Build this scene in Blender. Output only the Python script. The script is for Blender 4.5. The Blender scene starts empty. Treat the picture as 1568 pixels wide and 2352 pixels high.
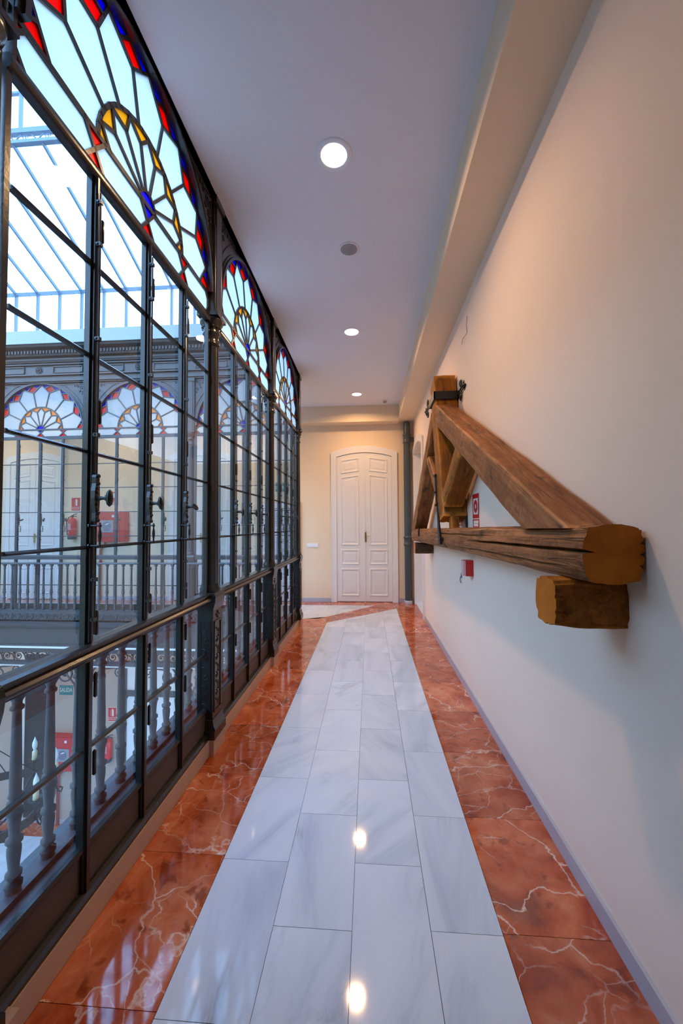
import bpy, bmesh, math, random
from mathutils import Vector, Matrix, noise

random.seed(11)
SC = bpy.context.scene
COL = SC.collection
PI = math.pi

# ------------------------------------------------------------------ camera
F_PX, YAW, PITCH, ROLL, EYE = 892.89, 0.0713, 0.0334, -0.0057, 1.575
cy, sy = math.cos(YAW), math.sin(YAW)
fwd, rgt, upv = Vector((-sy, cy, 0)), Vector((cy, sy, 0)), Vector((0, 0, 1))
cp, sp = math.cos(PITCH), math.sin(PITCH)
fwd, upv = fwd * cp + upv * sp, upv * cp - fwd * sp
cr, sr = math.cos(ROLL), math.sin(ROLL)
rgt, upv = rgt * cr + upv * sr, upv * cr - rgt * sr
cam_d = bpy.data.cameras.new('camera')
cam_d.sensor_fit = 'VERTICAL'
cam_d.sensor_height = 36.0
cam_d.lens = F_PX / 2352 * 36.0
cam_d.clip_start = 0.02
cam = bpy.data.objects.new('camera', cam_d)
M = Matrix.Identity(4)
for i in range(3):
    M[i][0], M[i][1], M[i][2] = rgt[i], upv[i], -fwd[i]
M[2][3] = EYE
cam.matrix_world = M
COL.objects.link(cam)
SC.camera = cam

# ------------------------------------------------------------------ sky
SKY = 6.0
world = bpy.data.worlds.new('sky')
SC.world = world
world.use_nodes = True
wn, wl = world.node_tree.nodes, world.node_tree.links
wn.clear()
w_out = wn.new('ShaderNodeOutputWorld')
w_bg = wn.new('ShaderNodeBackground')
w_tc = wn.new('ShaderNodeTexCoord')
w_sep = wn.new('ShaderNodeSeparateXYZ')
w_rmp = wn.new('ShaderNodeValToRGB')
w_rmp.color_ramp.elements[0].position = 0.15
w_rmp.color_ramp.elements[0].color = (0.60, 0.78, 1.0, 1)
w_rmp.color_ramp.elements[1].position = 0.95
w_rmp.color_ramp.elements[1].color = (0.22, 0.52, 1.0, 1)
wl.new(w_tc.outputs['Generated'], w_sep.inputs[0])
wl.new(w_sep.outputs[2], w_rmp.inputs[0])
wl.new(w_rmp.outputs[0], w_bg.inputs[0])
w_bg.inputs[1].default_value = SKY
wl.new(w_bg.outputs[0], w_out.inputs[0])

# ------------------------------------------------------------------ exposure, light paths
SC.view_settings.view_transform = 'Standard'
SC.view_settings.look = 'None'
SC.view_settings.exposure = 0.30
SC.view_settings.gamma = 1.0
SC.view_settings.use_curve_mapping = False
LAMP_W = 20.0            # each downlight of the upper gallery
LAMP_COL = (1.0, 0.60, 0.30)
cyc = SC.cycles
cyc.max_bounces = 9
cyc.diffuse_bounces = 5
cyc.glossy_bounces = 4
cyc.transmission_bounces = 6
cyc.transparent_max_bounces = 32
cyc.caustics_reflective = False
cyc.caustics_refractive = False
cyc.sample_clamp_indirect = 6.0

# ------------------------------------------------------------------ materials
def mat(name):
    m = bpy.data.materials.new(name)
    m.use_nodes = True
    nt = m.node_tree
    nt.nodes.clear()
    o = nt.nodes.new('ShaderNodeOutputMaterial')
    return m, nt, o


class NT:
    def __init__(s, nt):
        s.nt = nt

    def n(s, t, **kw):
        x = s.nt.nodes.new(t)
        for k, v in kw.items():
            setattr(x, k, v)
        return x

    def l(s, a, b):
        s.nt.links.new(a, b)

    def math(s, op, a, b=None, c=None):
        x = s.n('ShaderNodeMath', operation=op)
        for i, v in enumerate((a, b, c)):
            if v is None:
                continue
            if isinstance(v, (int, float)):
                x.inputs[i].default_value = v
            else:
                s.l(v, x.inputs[i])
        return x.outputs[0]

    def ramp(s, fac, stops):
        r = s.n('ShaderNodeValToRGB')
        e = r.color_ramp.elements
        while len(e) < len(stops):
            e.new(0.5)
        for i, (p, c) in enumerate(stops):
            e[i].position = p
            e[i].color = (c[0], c[1], c[2], 1) if not isinstance(c, (int, float)) else (c, c, c, 1)
        s.l(fac, r.inputs[0])
        return r.outputs[0]

    def mix(s, fac, a, b, mode='MIX'):
        x = s.n('ShaderNodeMix', data_type='RGBA', blend_type=mode)
        for sock, v in ((x.inputs[0], fac), (x.inputs[6], a), (x.inputs[7], b)):
            if isinstance(v, (int, float)):
                sock.default_value = v
            elif isinstance(v, tuple):
                sock.default_value = (v[0], v[1], v[2], 1)
            else:
                s.l(v, sock)
        return x.outputs[2]

    def noise(s, vec, scale, detail=4, rough=0.55, dist=0.0):
        x = s.n('ShaderNodeTexNoise')
        x.inputs['Scale'].default_value = scale
        x.inputs['Detail'].default_value = detail
        x.inputs['Roughness'].default_value = rough
        x.inputs['Distortion'].default_value = dist
        s.l(vec, x.inputs['Vector'])
        return x.outputs[0]

    def mapping(s, vec, scale=(1, 1, 1), rot=(0, 0, 0), loc=(0, 0, 0)):
        x = s.n('ShaderNodeMapping')
        x.inputs['Scale'].default_value = scale
        x.inputs['Rotation'].default_value = rot
        x.inputs['Location'].default_value = loc
        s.l(vec, x.inputs['Vector'])
        return x.outputs[0]

    def bump(s, h, strength, dist=0.01):
        b = s.n('ShaderNodeBump')
        b.inputs['Strength'].default_value = strength
        b.inputs['Distance'].default_value = dist
        s.l(h, b.inputs['Height'])
        return b.outputs[0]


def principled(name, color, rough=0.5, metal=0.0, spec=0.5, noise_amt=0.0, noise_scale=8.0, bump=0.0, bump_scale=60.0, coat=0.0, world=False):
    m, nt, o = mat(name)
    N = NT(nt)
    p = N.n('ShaderNodeBsdfPrincipled')
    p.inputs['Roughness'].default_value = rough
    p.inputs['Metallic'].default_value = metal
    p.inputs['Specular IOR Level'].default_value = spec
    p.inputs['Coat Weight'].default_value = coat
    tc = N.n('ShaderNodeTexCoord').outputs['Object']
    if world:
        tc = N.n('ShaderNodeNewGeometry').outputs['Position']
    if noise_amt > 0:
        f = N.noise(tc, noise_scale, 5)
        c = N.mix(f, tuple(max(0, x * (1 - noise_amt)) for x in color), tuple(min(1, x * (1 + noise_amt)) for x in color))
        N.l(c, p.inputs['Base Color'])
    else:
        p.inputs['Base Color'].default_value = (*color, 1)
    if bump > 0:
        N.l(N.bump(N.noise(tc, bump_scale, 3), bump, 0.004), p.inputs['Normal'])
    N.l(p.outputs[0], o.inputs[0])
    return m


def emission(name, color, strength):
    m, nt, o = mat(name)
    e = nt.nodes.new('ShaderNodeEmission')
    e.inputs[0].default_value = (*color, 1)
    e.inputs[1].default_value = strength
    nt.links.new(e.outputs[0], o.inputs[0])
    return m


def clear_glass(name, tint, base=0.075):
    """thin sheet: transmits straight through, mirrors by the angle (Schlick, both faces of the sheet in one)"""
    m, nt, o = mat(name)
    N = NT(nt)
    g = N.n('ShaderNodeNewGeometry')
    d = N.n('ShaderNodeVectorMath', operation='DOT_PRODUCT')
    N.l(g.outputs['Normal'], d.inputs[0])
    N.l(g.outputs['Incoming'], d.inputs[1])
    c = N.math('ABSOLUTE', d.outputs['Value'])
    k = N.math('POWER', N.math('SUBTRACT', 1.0, c), 4.5)
    fac = N.math('ADD', N.math('MULTIPLY', k, 1 - base), base)
    t = N.n('ShaderNodeBsdfTransparent')
    t.inputs[0].default_value = (*tint, 1)
    gl = N.n('ShaderNodeBsdfGlossy')
    gl.inputs['Roughness'].default_value = 0.0
    mx = N.n('ShaderNodeMixShader')
    N.l(fac, mx.inputs[0])
    N.l(t.outputs[0], mx.inputs[1])
    N.l(gl.outputs[0], mx.inputs[2])
    N.l(mx.outputs[0], o.inputs[0])
    return m


def see_clear(name):
    m, nt, o = mat(name)
    t = nt.nodes.new('ShaderNodeBsdfTransparent')
    nt.links.new(t.outputs[0], o.inputs[0])
    return m


def frosted(name, color, through=0.72, vary=0.05):
    m, nt, o = mat(name)
    N = NT(nt)
    tc = N.n('ShaderNodeTexCoord').outputs['Object']
    f = N.noise(tc, 9, 3)
    c = N.mix(f, tuple(x * (1 - vary) for x in color), color)
    d = N.n('ShaderNodeBsdfDiffuse')
    t = N.n('ShaderNodeBsdfTranslucent')
    N.l(c, d.inputs[0])
    N.l(c, t.inputs[0])
    mx = N.n('ShaderNodeMixShader')
    mx.inputs[0].default_value = through
    N.l(d.outputs[0], mx.inputs[1])
    N.l(t.outputs[0], mx.inputs[2])
    gl = N.n('ShaderNodeBsdfGlossy')
    gl.inputs['Roughness'].default_value = 0.25
    m2 = N.n('ShaderNodeMixShader')
    m2.inputs[0].default_value = 0.03
    N.l(mx.outputs[0], m2.inputs[1])
    N.l(gl.outputs[0], m2.inputs[2])
    N.l(m2.outputs[0], o.inputs[0])
    return m


def tile_vec(N, scale=1.0):
    """object coordinates shifted by a random amount per tile"""
    tc = N.n('ShaderNodeTexCoord').outputs['Object']
    r = N.n('ShaderNodeObjectInfo').outputs['Random']
    cmb = N.n('ShaderNodeCombineXYZ')
    N.l(N.math('MULTIPLY', r, 37.0), cmb.inputs[0])
    N.l(N.math('MULTIPLY', r, 91.0), cmb.inputs[1])
    N.l(N.math('MULTIPLY', r, 13.0), cmb.inputs[2])
    add = N.n('ShaderNodeVectorMath', operation='ADD')
    N.l(tc, add.inputs[0])
    N.l(cmb.outputs[0], add.inputs[1])
    rot = N.n('ShaderNodeVectorRotate', rotation_type='Z_AXIS')
    N.l(add.outputs[0], rot.inputs['Vector'])
    N.l(N.math('MULTIPLY', N.math('SUBTRACT', r, 0.35), 1.6), rot.inputs['Angle'])
    return rot.outputs[0], r


def white_marble():
    m, nt, o = mat('white_marble')
    N = NT(nt)
    v, r = tile_vec(N)
    p = N.n('ShaderNodeBsdfPrincipled')
    st = N.mapping(v, (1.0, 0.22, 1.0), (0, 0, 0.55))
    n1 = N.noise(st, 3.2, 6, 0.6, 0.7)
    vein = N.ramp(n1, [(0.30, (0.49, 0.57, 0.65)), (0.46, (0.65, 0.72, 0.78)), (0.66, (0.73, 0.785, 0.83))])
    n2 = N.noise(N.mapping(v, (1.0, 0.3, 1.0), (0, 0, 0.5)), 2.3, 7, 0.62, 1.3)
    thin = N.math('ABSOLUTE', N.math('SUBTRACT', n2, 0.5))
    line = N.ramp(thin, [(0.0, 0.80), (0.02, 0.94), (0.07, 1.0)])
    msk = N.ramp(N.noise(v, 2.0, 2), [(0.5, 1.0), (0.66, 0.0)])
    line = N.mix(msk, line, (1.0, 1.0, 1.0))
    c = N.mix(1.0, vein, line, 'MULTIPLY')
    tone = N.ramp(r, [(0.0, (0.88, 0.89, 0.91)), (0.7, (0.97, 0.97, 0.98)), (1.0, (1.0, 1.0, 1.0))])
    c = N.mix(1.0, c, tone, 'MULTIPLY')
    N.l(c, p.inputs['Base Color'])
    p.inputs['Roughness'].default_value = 0.055
    p.inputs['Specular IOR Level'].default_value = 0.5
    N.l(p.outputs[0], o.inputs[0])
    return m


def red_marble():
    m, nt, o = mat('red_marble')
    N = NT(nt)
    v, r = tile_vec(N)
    p = N.n('ShaderNodeBsdfPrincipled')
    n1 = N.noise(v, 5.0, 8, 0.65, 0.6)
    base = N.ramp(n1, [(0.28, (0.17, 0.022, 0.002)), (0.42, (0.37, 0.062, 0.012)), (0.55, (0.50, 0.118, 0.036)), (0.72, (0.62, 0.23, 0.105))])
    # broad pale clouds
    n3 = N.noise(v, 2.2, 5, 0.6, 0.4)
    base = N.mix(N.ramp(n3, [(0.5, 0.0), (0.75, 0.55)]), base, (0.66, 0.29, 0.15))
    # small dark clots
    n4 = N.noise(N.mapping(v, (1, 1, 1), (0, 0, 0), (5, 2, 1)), 13.0, 4, 0.5, 0.3)
    base = N.mix(N.ramp(n4, [(0.60, 0.0), (0.68, 0.7)]), base, (0.17, 0.024, 0.004))
    # veins: two crack networks, each shown only in patches
    wob = N.n('ShaderNodeTexNoise')
    wob.inputs['Scale'].default_value = 5.0
    wob.inputs['Detail'].default_value = 5
    N.l(v, wob.inputs['Vector'])

    def vein(scale, w, amt, off):
        sc_ = N.n('ShaderNodeVectorMath', operation='SCALE')
        sc_.inputs['Scale'].default_value = amt
        N.l(wob.outputs['Color'], sc_.inputs[0])
        ad = N.n('ShaderNodeVectorMath', operation='ADD')
        N.l(N.mapping(v, (1, 1.6, 1), (0, 0, 0.4), (off, off, 0)), ad.inputs[0])
        N.l(sc_.outputs[0], ad.inputs[1])
        vo = N.n('ShaderNodeTexVoronoi', feature='DISTANCE_TO_EDGE')
        vo.inputs['Scale'].default_value = scale
        N.l(ad.outputs[0], vo.inputs['Vector'])
        return N.ramp(vo.outputs['Distance'], [(0.0, 1.0), (w, 0.6), (w * 2.4, 0.0)])
    v1 = vein(1.7, 0.006, 0.40, 0)
    v2 = vein(4.6, 0.009, 0.26, 7)
    msk = N.ramp(N.noise(v, 1.8, 3), [(0.40, 0.0), (0.54, 1.0)])
    msk2 = N.ramp(N.noise(N.mapping(v, (1, 1, 1), (0, 0, 0), (3, 9, 0)), 3.0, 3), [(0.45, 0.0), (0.58, 1.0)])
    fac = N.math('MAXIMUM', N.math('MULTIPLY', v1, msk), N.math('MULTIPLY', N.math('MULTIPLY', v2, msk2), 0.75))
    c = N.mix(fac, base, (0.74, 0.56, 0.44))
    tone = N.ramp(r, [(0.0, (0.80, 0.76, 0.74)), (1.0, (1.12, 1.1, 1.1))])
    c = N.mix(1.0, c, tone, 'MULTIPLY')
    N.l(c, p.inputs['Base Color'])
    p.inputs['Roughness'].default_value = 0.06
    p.inputs['Specular IOR Level'].default_value = 0.75
    N.l(p.outputs[0], o.inputs[0])
    return m


def old_wood(name, c0, c1, c2, dark, axis_scale=(7.0, 0.55, 7.0)):
    m, nt, o = mat(name)
    N = NT(nt)
    tc = N.n('ShaderNodeTexCoord').outputs['Object']
    r = N.n('ShaderNodeObjectInfo').outputs['Random']
    cmb = N.n('ShaderNodeCombineXYZ')
    for i, k in enumerate((7.0, 23.0, 11.0)):
        N.l(N.math('MULTIPLY', r, k), cmb.inputs[i])
    add = N.n('ShaderNodeVectorMath', operation='ADD')
    N.l(tc, add.inputs[0])
    N.l(cmb.outputs[0], add.inputs[1])
    v = add.outputs[0]
    p = N.n('ShaderNodeBsdfPrincipled')
    g = N.noise(N.mapping(v, axis_scale), 4.0, 8, 0.65, 0.6)
    base = N.ramp(g, [(0.3, c0), (0.5, c1), (0.7, c2)])
    big = N.noise(v, 2.6, 4, 0.6, 0.5)
    base = N.mix(N.ramp(big, [(0.42, 0.0), (0.68, 0.7)]), base, c0)
    # knots, wormholes, stains
    kn = N.noise(N.mapping(v, (1.0, 0.5, 1.0)), 9.0, 4, 0.55, 0.3)
    base = N.mix(N.ramp(kn, [(0.61, 0.0), (0.70, 0.85)]), base, dark)
    # drying cracks along the grain
    ck = N.noise(N.mapping(v, (9.0, 0.35, 9.0)), 1.8, 3, 0.5, 0.2)
    ca = N.math('ABSOLUTE', N.math('SUBTRACT', ck, 0.5))
    cm = N.ramp(N.noise(v, 3.0, 2), [(0.5, 0.0), (0.62, 1.0)])
    crack = N.math('MULTIPLY', N.ramp(ca, [(0.0, 1.0), (0.02, 0.0)]), cm)
    base = N.mix(N.math('MULTIPLY', crack, 0.9), base, dark)
    # rubbed arrises
    pt_ = N.n('ShaderNodeNewGeometry').outputs['Pointiness']
    wear = N.math('MULTIPLY', N.ramp(pt_, [(0.515, 0.0), (0.56, 1.0)]), N.ramp(kn, [(0.40, 0.0), (0.55, 0.8)]))
    base = N.mix(wear, base, tuple(min(1, x * 1.7 + 0.02) for x in c2))
    N.l(base, p.inputs['Base Color'])
    p.inputs['Roughness'].default_value = 0.62
    p.inputs['Specular IOR Level'].default_value = 0.3
    adze = N.noise(N.mapping(v, (1.0, 1.0, 1.0)), 16.0, 3, 0.5, 0.2)
    h = N.math('ADD', N.math('MULTIPLY', adze, 0.7), N.math('MULTIPLY', g, 0.5))
    h = N.math('SUBTRACT', h, N.math('MULTIPLY', crack, 0.8))
    N.l(N.bump(h, 0.75, 0.018), p.inputs['Normal'])
    N.l(p.outputs[0], o.inputs[0])
    return m


def sawn_end():
    m, nt, o = mat('sawn_end_grain')
    N = NT(nt)
    tc = N.n('ShaderNodeTexCoord').outputs['Object']
    p = N.n('ShaderNodeBsdfPrincipled')
    n1 = N.noise(tc, 7, 4, 0.6, 0.3)
    c = N.ramp(n1, [(0.3, (0.38, 0.10, 0.0)), (0.55, (0.52, 0.155, 0.001)), (0.75, (0.62, 0.21, 0.004))])
    n2 = N.noise(N.mapping(tc, (1, 1, 1), (0, 0, 0), (4, 1, 7)), 22, 3, 0.5, 0.2)
    c = N.mix(N.ramp(n2, [(0.68, 0.0), (0.78, 0.7)]), c, (0.09, 0.028, 0.004))
    N.l(c, p.inputs['Base Color'])
    p.inputs['Roughness'].default_value = 0.6
    p.inputs['Specular IOR Level'].default_value = 0.3
    N.l(N.bump(N.noise(tc, 60, 3), 0.15, 0.004), p.inputs['Normal'])
    N.l(p.outputs[0], o.inputs[0])
    return m


def plaster(name, color, amt=0.03):
    m, nt, o = mat(name)
    N = NT(nt)
    p = N.n('ShaderNodeBsdfPrincipled')
    pos = N.n('ShaderNodeNewGeometry').outputs['Position']
    f = N.noise(pos, 1.3, 4)
    c = N.mix(f, tuple(x * (1 - amt) for x in color), tuple(min(1, x * (1 + amt)) for x in color))
    N.l(c, p.inputs['Base Color'])
    p.inputs['Roughness'].default_value = 0.75
    p.inputs['Specular IOR Level'].default_value = 0.25
    N.l(N.bump(N.noise(pos, 70, 3), 0.05, 0.003), p.inputs['Normal'])
    N.l(p.outputs[0], o.inputs[0])
    return m


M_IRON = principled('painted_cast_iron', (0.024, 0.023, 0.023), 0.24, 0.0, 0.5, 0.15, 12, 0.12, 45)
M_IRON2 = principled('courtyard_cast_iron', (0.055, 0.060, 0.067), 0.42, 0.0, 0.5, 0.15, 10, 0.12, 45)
M_KICK = principled('brown_painted_sheet', (0.075, 0.050, 0.040), 0.5, 0, 0.4, 0.12, 6)
M_BLACK = principled('wrought_black_iron', (0.018, 0.018, 0.019), 0.45, 0.2, 0.5, 0.2, 20, 0.2, 80)
M_WALL = plaster('cream_plaster', (0.84, 0.665, 0.46))
M_RWALL = plaster('pale_cream_plaster', (0.88, 0.71, 0.575))
M_CEIL = plaster('white_ceiling_paint', (0.80, 0.79, 0.80), 0.015)
M_WHITE = principled('white_gloss_paint', (0.80, 0.765, 0.73), 0.38, 0, 0.5, 0.03, 5)
M_PLAST = principled('white_plastic', (0.82, 0.82, 0.84), 0.35)
M_BASE = principled('grey_marble_skirting', (0.46, 0.47, 0.53), 0.22, 0, 0.5, 0.12, 6, world=True)
M_CURB = principled('beige_stone', (0.50, 0.36, 0.26), 0.35, 0, 0.5, 0.12, 9, world=True)
M_PIPE = principled('grey_pipe_paint', (0.055, 0.068, 0.078), 0.35)
M_BRASS = principled('old_brass', (0.50, 0.33, 0.08), 0.32, 1.0)
M_RED = principled('fire_red_paint', (0.60, 0.012, 0.016), 0.28)
M_REDS = principled('red_sign_print', (0.62, 0.015, 0.02), 0.45)
M_CREAMS = principled('cream_sign_print', (0.80, 0.74, 0.60), 0.5)
M_TEAL = principled('teal_sign_print', (0.0, 0.22, 0.25), 0.4)
M_INK = principled('grey_print', (0.17, 0.17, 0.24), 0.7)
M_BOARD = principled('white_board', (0.80, 0.79, 0.84), 0.5)
M_RUBBER = principled('black_rubber', (0.02, 0.022, 0.03), 0.5)
M_GREYP = principled('grey_window_plastic', (0.30, 0.32, 0.36), 0.3)
M_SPK = principled('speaker_grille', (0.36, 0.34, 0.33), 0.6, 0, 0.3, 0.2, 90)
M_WAX = principled('ivory_candle_sleeve', (0.72, 0.60, 0.38), 0.5, 0, 0.4, 0.1, 20)
M_BULB = principled('opal_bulb', (0.80, 0.84, 0.88), 0.2)
M_GLASS = clear_glass('window_glass', (0.76, 0.88, 0.97), 0.09)
M_ROOFGLASS = clear_glass('skylight_glass', (0.95, 0.98, 1.0), 0.06)
M_CLEAR = see_clear('glass_back_face')
M_FROST = frosted('pale_opal_glass', (0.60, 0.76, 0.86), 0.70)
M_FRED = frosted('red_glass', (0.95, 0.0, 0.0), 0.80)
M_FBLUE = frosted('blue_glass', (0.0, 0.0, 0.95), 0.80)
M_FAMB = frosted('amber_glass', (0.95, 0.33, 0.005), 0.75)
M_LENS = emission('lamp_lens', (1.0, 0.93, 0.84), 5.0)
M_WM = white_marble()
M_RM = red_marble()
M_GROUT = principled('grout', (0.22, 0.20, 0.19), 0.8)
M_WOOD = old_wood('weathered_beam', (0.12, 0.037, 0.008), (0.27, 0.098, 0.028), (0.40, 0.170, 0.060), (0.020, 0.010, 0.007))
M_WOODO = old_wood('oiled_beam', (0.13, 0.036, 0.002), (0.30, 0.095, 0.004), (0.42, 0.15, 0.010), (0.016, 0.008, 0.004))
M_END = sawn_end()
M_DARKW = old_wood('dark_corbel_wood', (0.035, 0.017, 0.010), (0.07, 0.03, 0.014), (0.14, 0.06, 0.02), (0.01, 0.006, 0.004))


# ------------------------------------------------------------------ mesh helpers
class MB:
    def __init__(s):
        s.v, s.f, s.m, s.sm = [], [], [], []

    def add(s, vs, fs, m=0, smooth=False):
        b = len(s.v)
        s.v += [tuple(x) for x in vs]
        for i, f in enumerate(fs):
            s.f.append([b + k for k in f])
            s.m.append(m[i] if isinstance(m, (list, tuple)) else m)
            s.sm.append(smooth)
        return s

    def box(s, x0, x1, y0, y1, z0, z1, m=0):
        vs = [(x, y, z) for z in (z0, z1) for y in (y0, y1) for x in (x0, x1)]
        return s.add(vs, [(0, 2, 3, 1), (4, 5, 7, 6), (0, 1, 5, 4), (2, 6, 7, 3), (0, 4, 6, 2), (1, 3, 7, 5)], m)

    def prism(s, pts, y0, y1, m=0, mfront=None, mside=None):
        """outline in (x, z), from y0 to y1; the y1 face may carry its own material"""
        n = len(pts)
        vs = [(x, y0, z) for x, z in pts] + [(x, y1, z) for x, z in pts]
        fs = [tuple(range(n))] + [tuple(range(2 * n - 1, n - 1, -1))] + [(i, n + i, n + (i + 1) % n, (i + 1) % n) for i in range(n)]
        ms = [m, m if mfront is None else mfront] + [m if mside is None else mside] * n
        return s.add(vs, fs, ms)

    def extrude_x(s, pts, x0, x1, m=0):
        """outline in (y, z) swept along x"""
        n = len(pts)
        vs = [(x0, y, z) for y, z in pts] + [(x1, y, z) for y, z in pts]
        fs = [tuple(range(n))] + [tuple(range(2 * n - 1, n - 1, -1))] + [(i, n + i, n + (i + 1) % n, (i + 1) % n) for i in range(n)]
        return s.add(vs, fs, m)

    def extrude_z(s, pts, z0, z1, m=0, mtop=None):
        n = len(pts)
        vs = [(x, y, z0) for x, y in pts] + [(x, y, z1) for x, y in pts]
        fs = [tuple(range(n - 1, -1, -1))] + [tuple(range(n, 2 * n))] + [(i, (i + 1) % n, n + (i + 1) % n, n + i) for i in range(n)]
        return s.add(vs, fs, m)

    def lathe(s, prof, n=16, o=(0, 0, 0), axis='z', m=0, smooth=True, flute=0.0):
        vs, fs = [], []
        for r, h in prof:
            for i in range(n):
                a = 2 * PI * i / n
                rr = r * (1 - flute * (i % 2))
                c, d = rr * math.cos(a), rr * math.sin(a)
                p = {'z': (c, d, h), 'y': (c, h, d), 'x': (h, c, d)}[axis]
                vs.append((o[0] + p[0], o[1] + p[1], o[2] + p[2]))
        k = len(prof)
        for j in range(k - 1):
            for i in range(n):
                fs.append((j * n + i, j * n + (i + 1) % n, (j + 1) * n + (i + 1) % n, (j + 1) * n + i))
        s.add(vs, fs, m, smooth)
        s.add(vs[:n], [tuple(range(n))], m)
        s.add(vs[-n:], [tuple(range(n))], m)
        return s

    def tube(s, path, r, n=6, m=0, closed=False, smooth=True):
        P = [Vector(p) for p in path]
        k = len(P)
        rs = r if isinstance(r, (list, tuple)) else [r] * k
        T = []
        for i in range(k):
            a = P[i - 1] if (i > 0 or closed) else P[i]
            b = P[(i + 1) % k] if (i < k - 1 or closed) else P[i]
            t = b - a
            T.append(t.normalized() if t.length > 1e-9 else Vector((0, 0, 1)))
        ref = Vector((0, 0, 1)) if abs(T[0].z) < 0.9 else Vector((1, 0, 0))
        u = T[0].cross(ref).normalized()
        vs, fs = [], []
        for i in range(k):
            u = (u - T[i] * u.dot(T[i])).normalized()
            w = T[i].cross(u)
            for j in range(n):
                a = 2 * PI * j / n
                vs.append(P[i] + (u * math.cos(a) + w * math.sin(a)) * rs[i])
        for i in range(k if closed else k - 1):
            for j in range(n):
                q = (i + 1) % k
                fs.append((i * n + j, i * n + (j + 1) % n, q * n + (j + 1) % n, q * n + j))
        s.add(vs, fs, m, smooth)
        if not closed:
            s.add(vs[:n], [tuple(range(n))], m)
            s.add(vs[-n:], [tuple(range(n))], m)
        return s

    def strip(s, p, q, w, y0, y1, m=0):
        """flat bar along a line in the (x, z) plane"""
        d = Vector((q[0] - p[0], q[1] - p[1]))
        L = d.length
        if L < 1e-6:
            return s
        d /= L
        nrm = Vector((-d.y, d.x)) * (w / 2)
        e = d * (w * 0.35)
        a = (p[0] - e.x, p[1] - e.y)
        b = (q[0] + e.x, q[1] + e.y)
        pts = [(a[0] + nrm.x, a[1] + nrm.y), (b[0] + nrm.x, b[1] + nrm.y), (b[0] - nrm.x, b[1] - nrm.y), (a[0] - nrm.x, a[1] - nrm.y)]
        return s.prism(pts, y0, y1, m)

    def sphere(s, c, r, n=8, m=0, sc=(1, 1, 1)):
        prof = []
        k = max(4, n // 2)
        for i in range(k + 1):
            a = -PI / 2 + PI * i / k
            prof.append((max(1e-4, r * math.cos(a)) * sc[0], c[2] + r * math.sin(a) * sc[2]))
        return s.lathe(prof, n, (c[0], c[1], 0), 'z', m)

    def mesh(s, name, mats, fix=True):
        me = bpy.data.meshes.new(name)
        me.from_pydata(s.v, [], s.f)
        for k in mats:
            me.materials.append(k)
        me.polygons.foreach_set('material_index', s.m)
        me.polygons.foreach_set('use_smooth', s.sm)
        if fix:
            bm = bmesh.new()
            bm.from_mesh(me)
            bmesh.ops.recalc_face_normals(bm, faces=bm.faces)
            bm.to_mesh(me)
            bm.free()
        me.update()
        return me

    def build(s, name, mats, parent=None, loc=None, rot=None, kind=None, fix=True):
        if not isinstance(mats, (list, tuple)):
            mats = [mats]
        return link(name, s.mesh(name, mats, fix), parent, loc, rot, kind)


def link(name, me, parent=None, loc=None, rot=None, kind=None):
    o = bpy.data.objects.new(name, me)
    COL.objects.link(o)
    if parent is not None:
        o.parent = parent
    if loc is not None:
        o.location = loc
    if rot is not None:
        o.rotation_euler = rot
    if kind:
        o['kind'] = kind
    return o


def thing(name, label, cat, loc=(0, 0, 0), rotz=0.0, group=None):
    o = bpy.data.objects.new(name, None)
    COL.objects.link(o)
    o.location = loc
    o.rotation_euler = (0, 0, rotz)
    o.empty_display_size = 0.1
    o['label'] = label
    o['category'] = cat
    if group:
        o['group'] = group
    return o


def setting(name, loc=(0, 0, 0), rotz=0.0, label=None):
    o = bpy.data.objects.new(name, None)
    COL.objects.link(o)
    o.location = loc
    o.rotation_euler = (0, 0, rotz)
    o['kind'] = 'structure'
    if label:
        o['label'] = label
    return o


def tag(o, label, cat, group=None):
    o['label'] = label
    o['category'] = cat
    if group:
        o['group'] = group
    return o


KIDS = {}


def children_of(o):
    return list(o.children)


def copy_tree(o, parent=None):
    c = o.copy()
    COL.objects.link(c)
    if parent is not None:
        c.parent = parent
    for ch in children_of(o):
        copy_tree(ch, c)
    return c


def lerp(a, b, t):
    return (a[0] + (b[0] - a[0]) * t, a[1] + (b[1] - a[1]) * t)


def spiral(cx, cz, r0, r1, a0, turns, n=14):
    out = []
    for i in range(n + 1):
        t = i / n
        r = r0 + (r1 - r0) * t
        a = a0 + turns * 2 * PI * t
        out.append((cx + r * math.cos(a), cz + r * math.sin(a)))
    return out


# ------------------------------------------------------------------ room measures (metres)
XW = 0.914          # right wall
XF = -1.146         # glazed front along the corridor
YE = 8.016          # end wall
YF = 6.10           # glazed front across the courtyard
ZC = 3.97           # ceiling
YB = -6.0          # wall behind the camera
XL = -9.6           # far side of the courtyard
ZLOW = -4.72        # floor below
PITCH_N = 1.68
PITCH_F = 1.735

# ------------------------------------------------------------------ floor
floor = MB().box(XL, XW + 0.3, YF - 0.02, YE + 0.05, -0.30, -0.02).box(XF - 0.02, XW + 0.3, YB, YF - 0.02, -0.30, -0.02).build('floor', M_GROUT, kind='structure')
TILE_MESH = {}


def clip_poly(poly, a, b, c):
    """keep the side a*x + b*y <= c"""
    out = []
    n = len(poly)
    for i in range(n):
        p, q = poly[i], poly[(i + 1) % n]
        dp, dq = a * p[0] + b * p[1] - c, a * q[0] + b * q[1] - c
        if dp <= 0:
            out.append(p)
        if (dp < 0 < dq) or (dq < 0 < dp):
            t = dp / (dp - dq)
            out.append((p[0] + (q[0] - p[0]) * t, p[1] + (q[1] - p[1]) * t))
    return out


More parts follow.
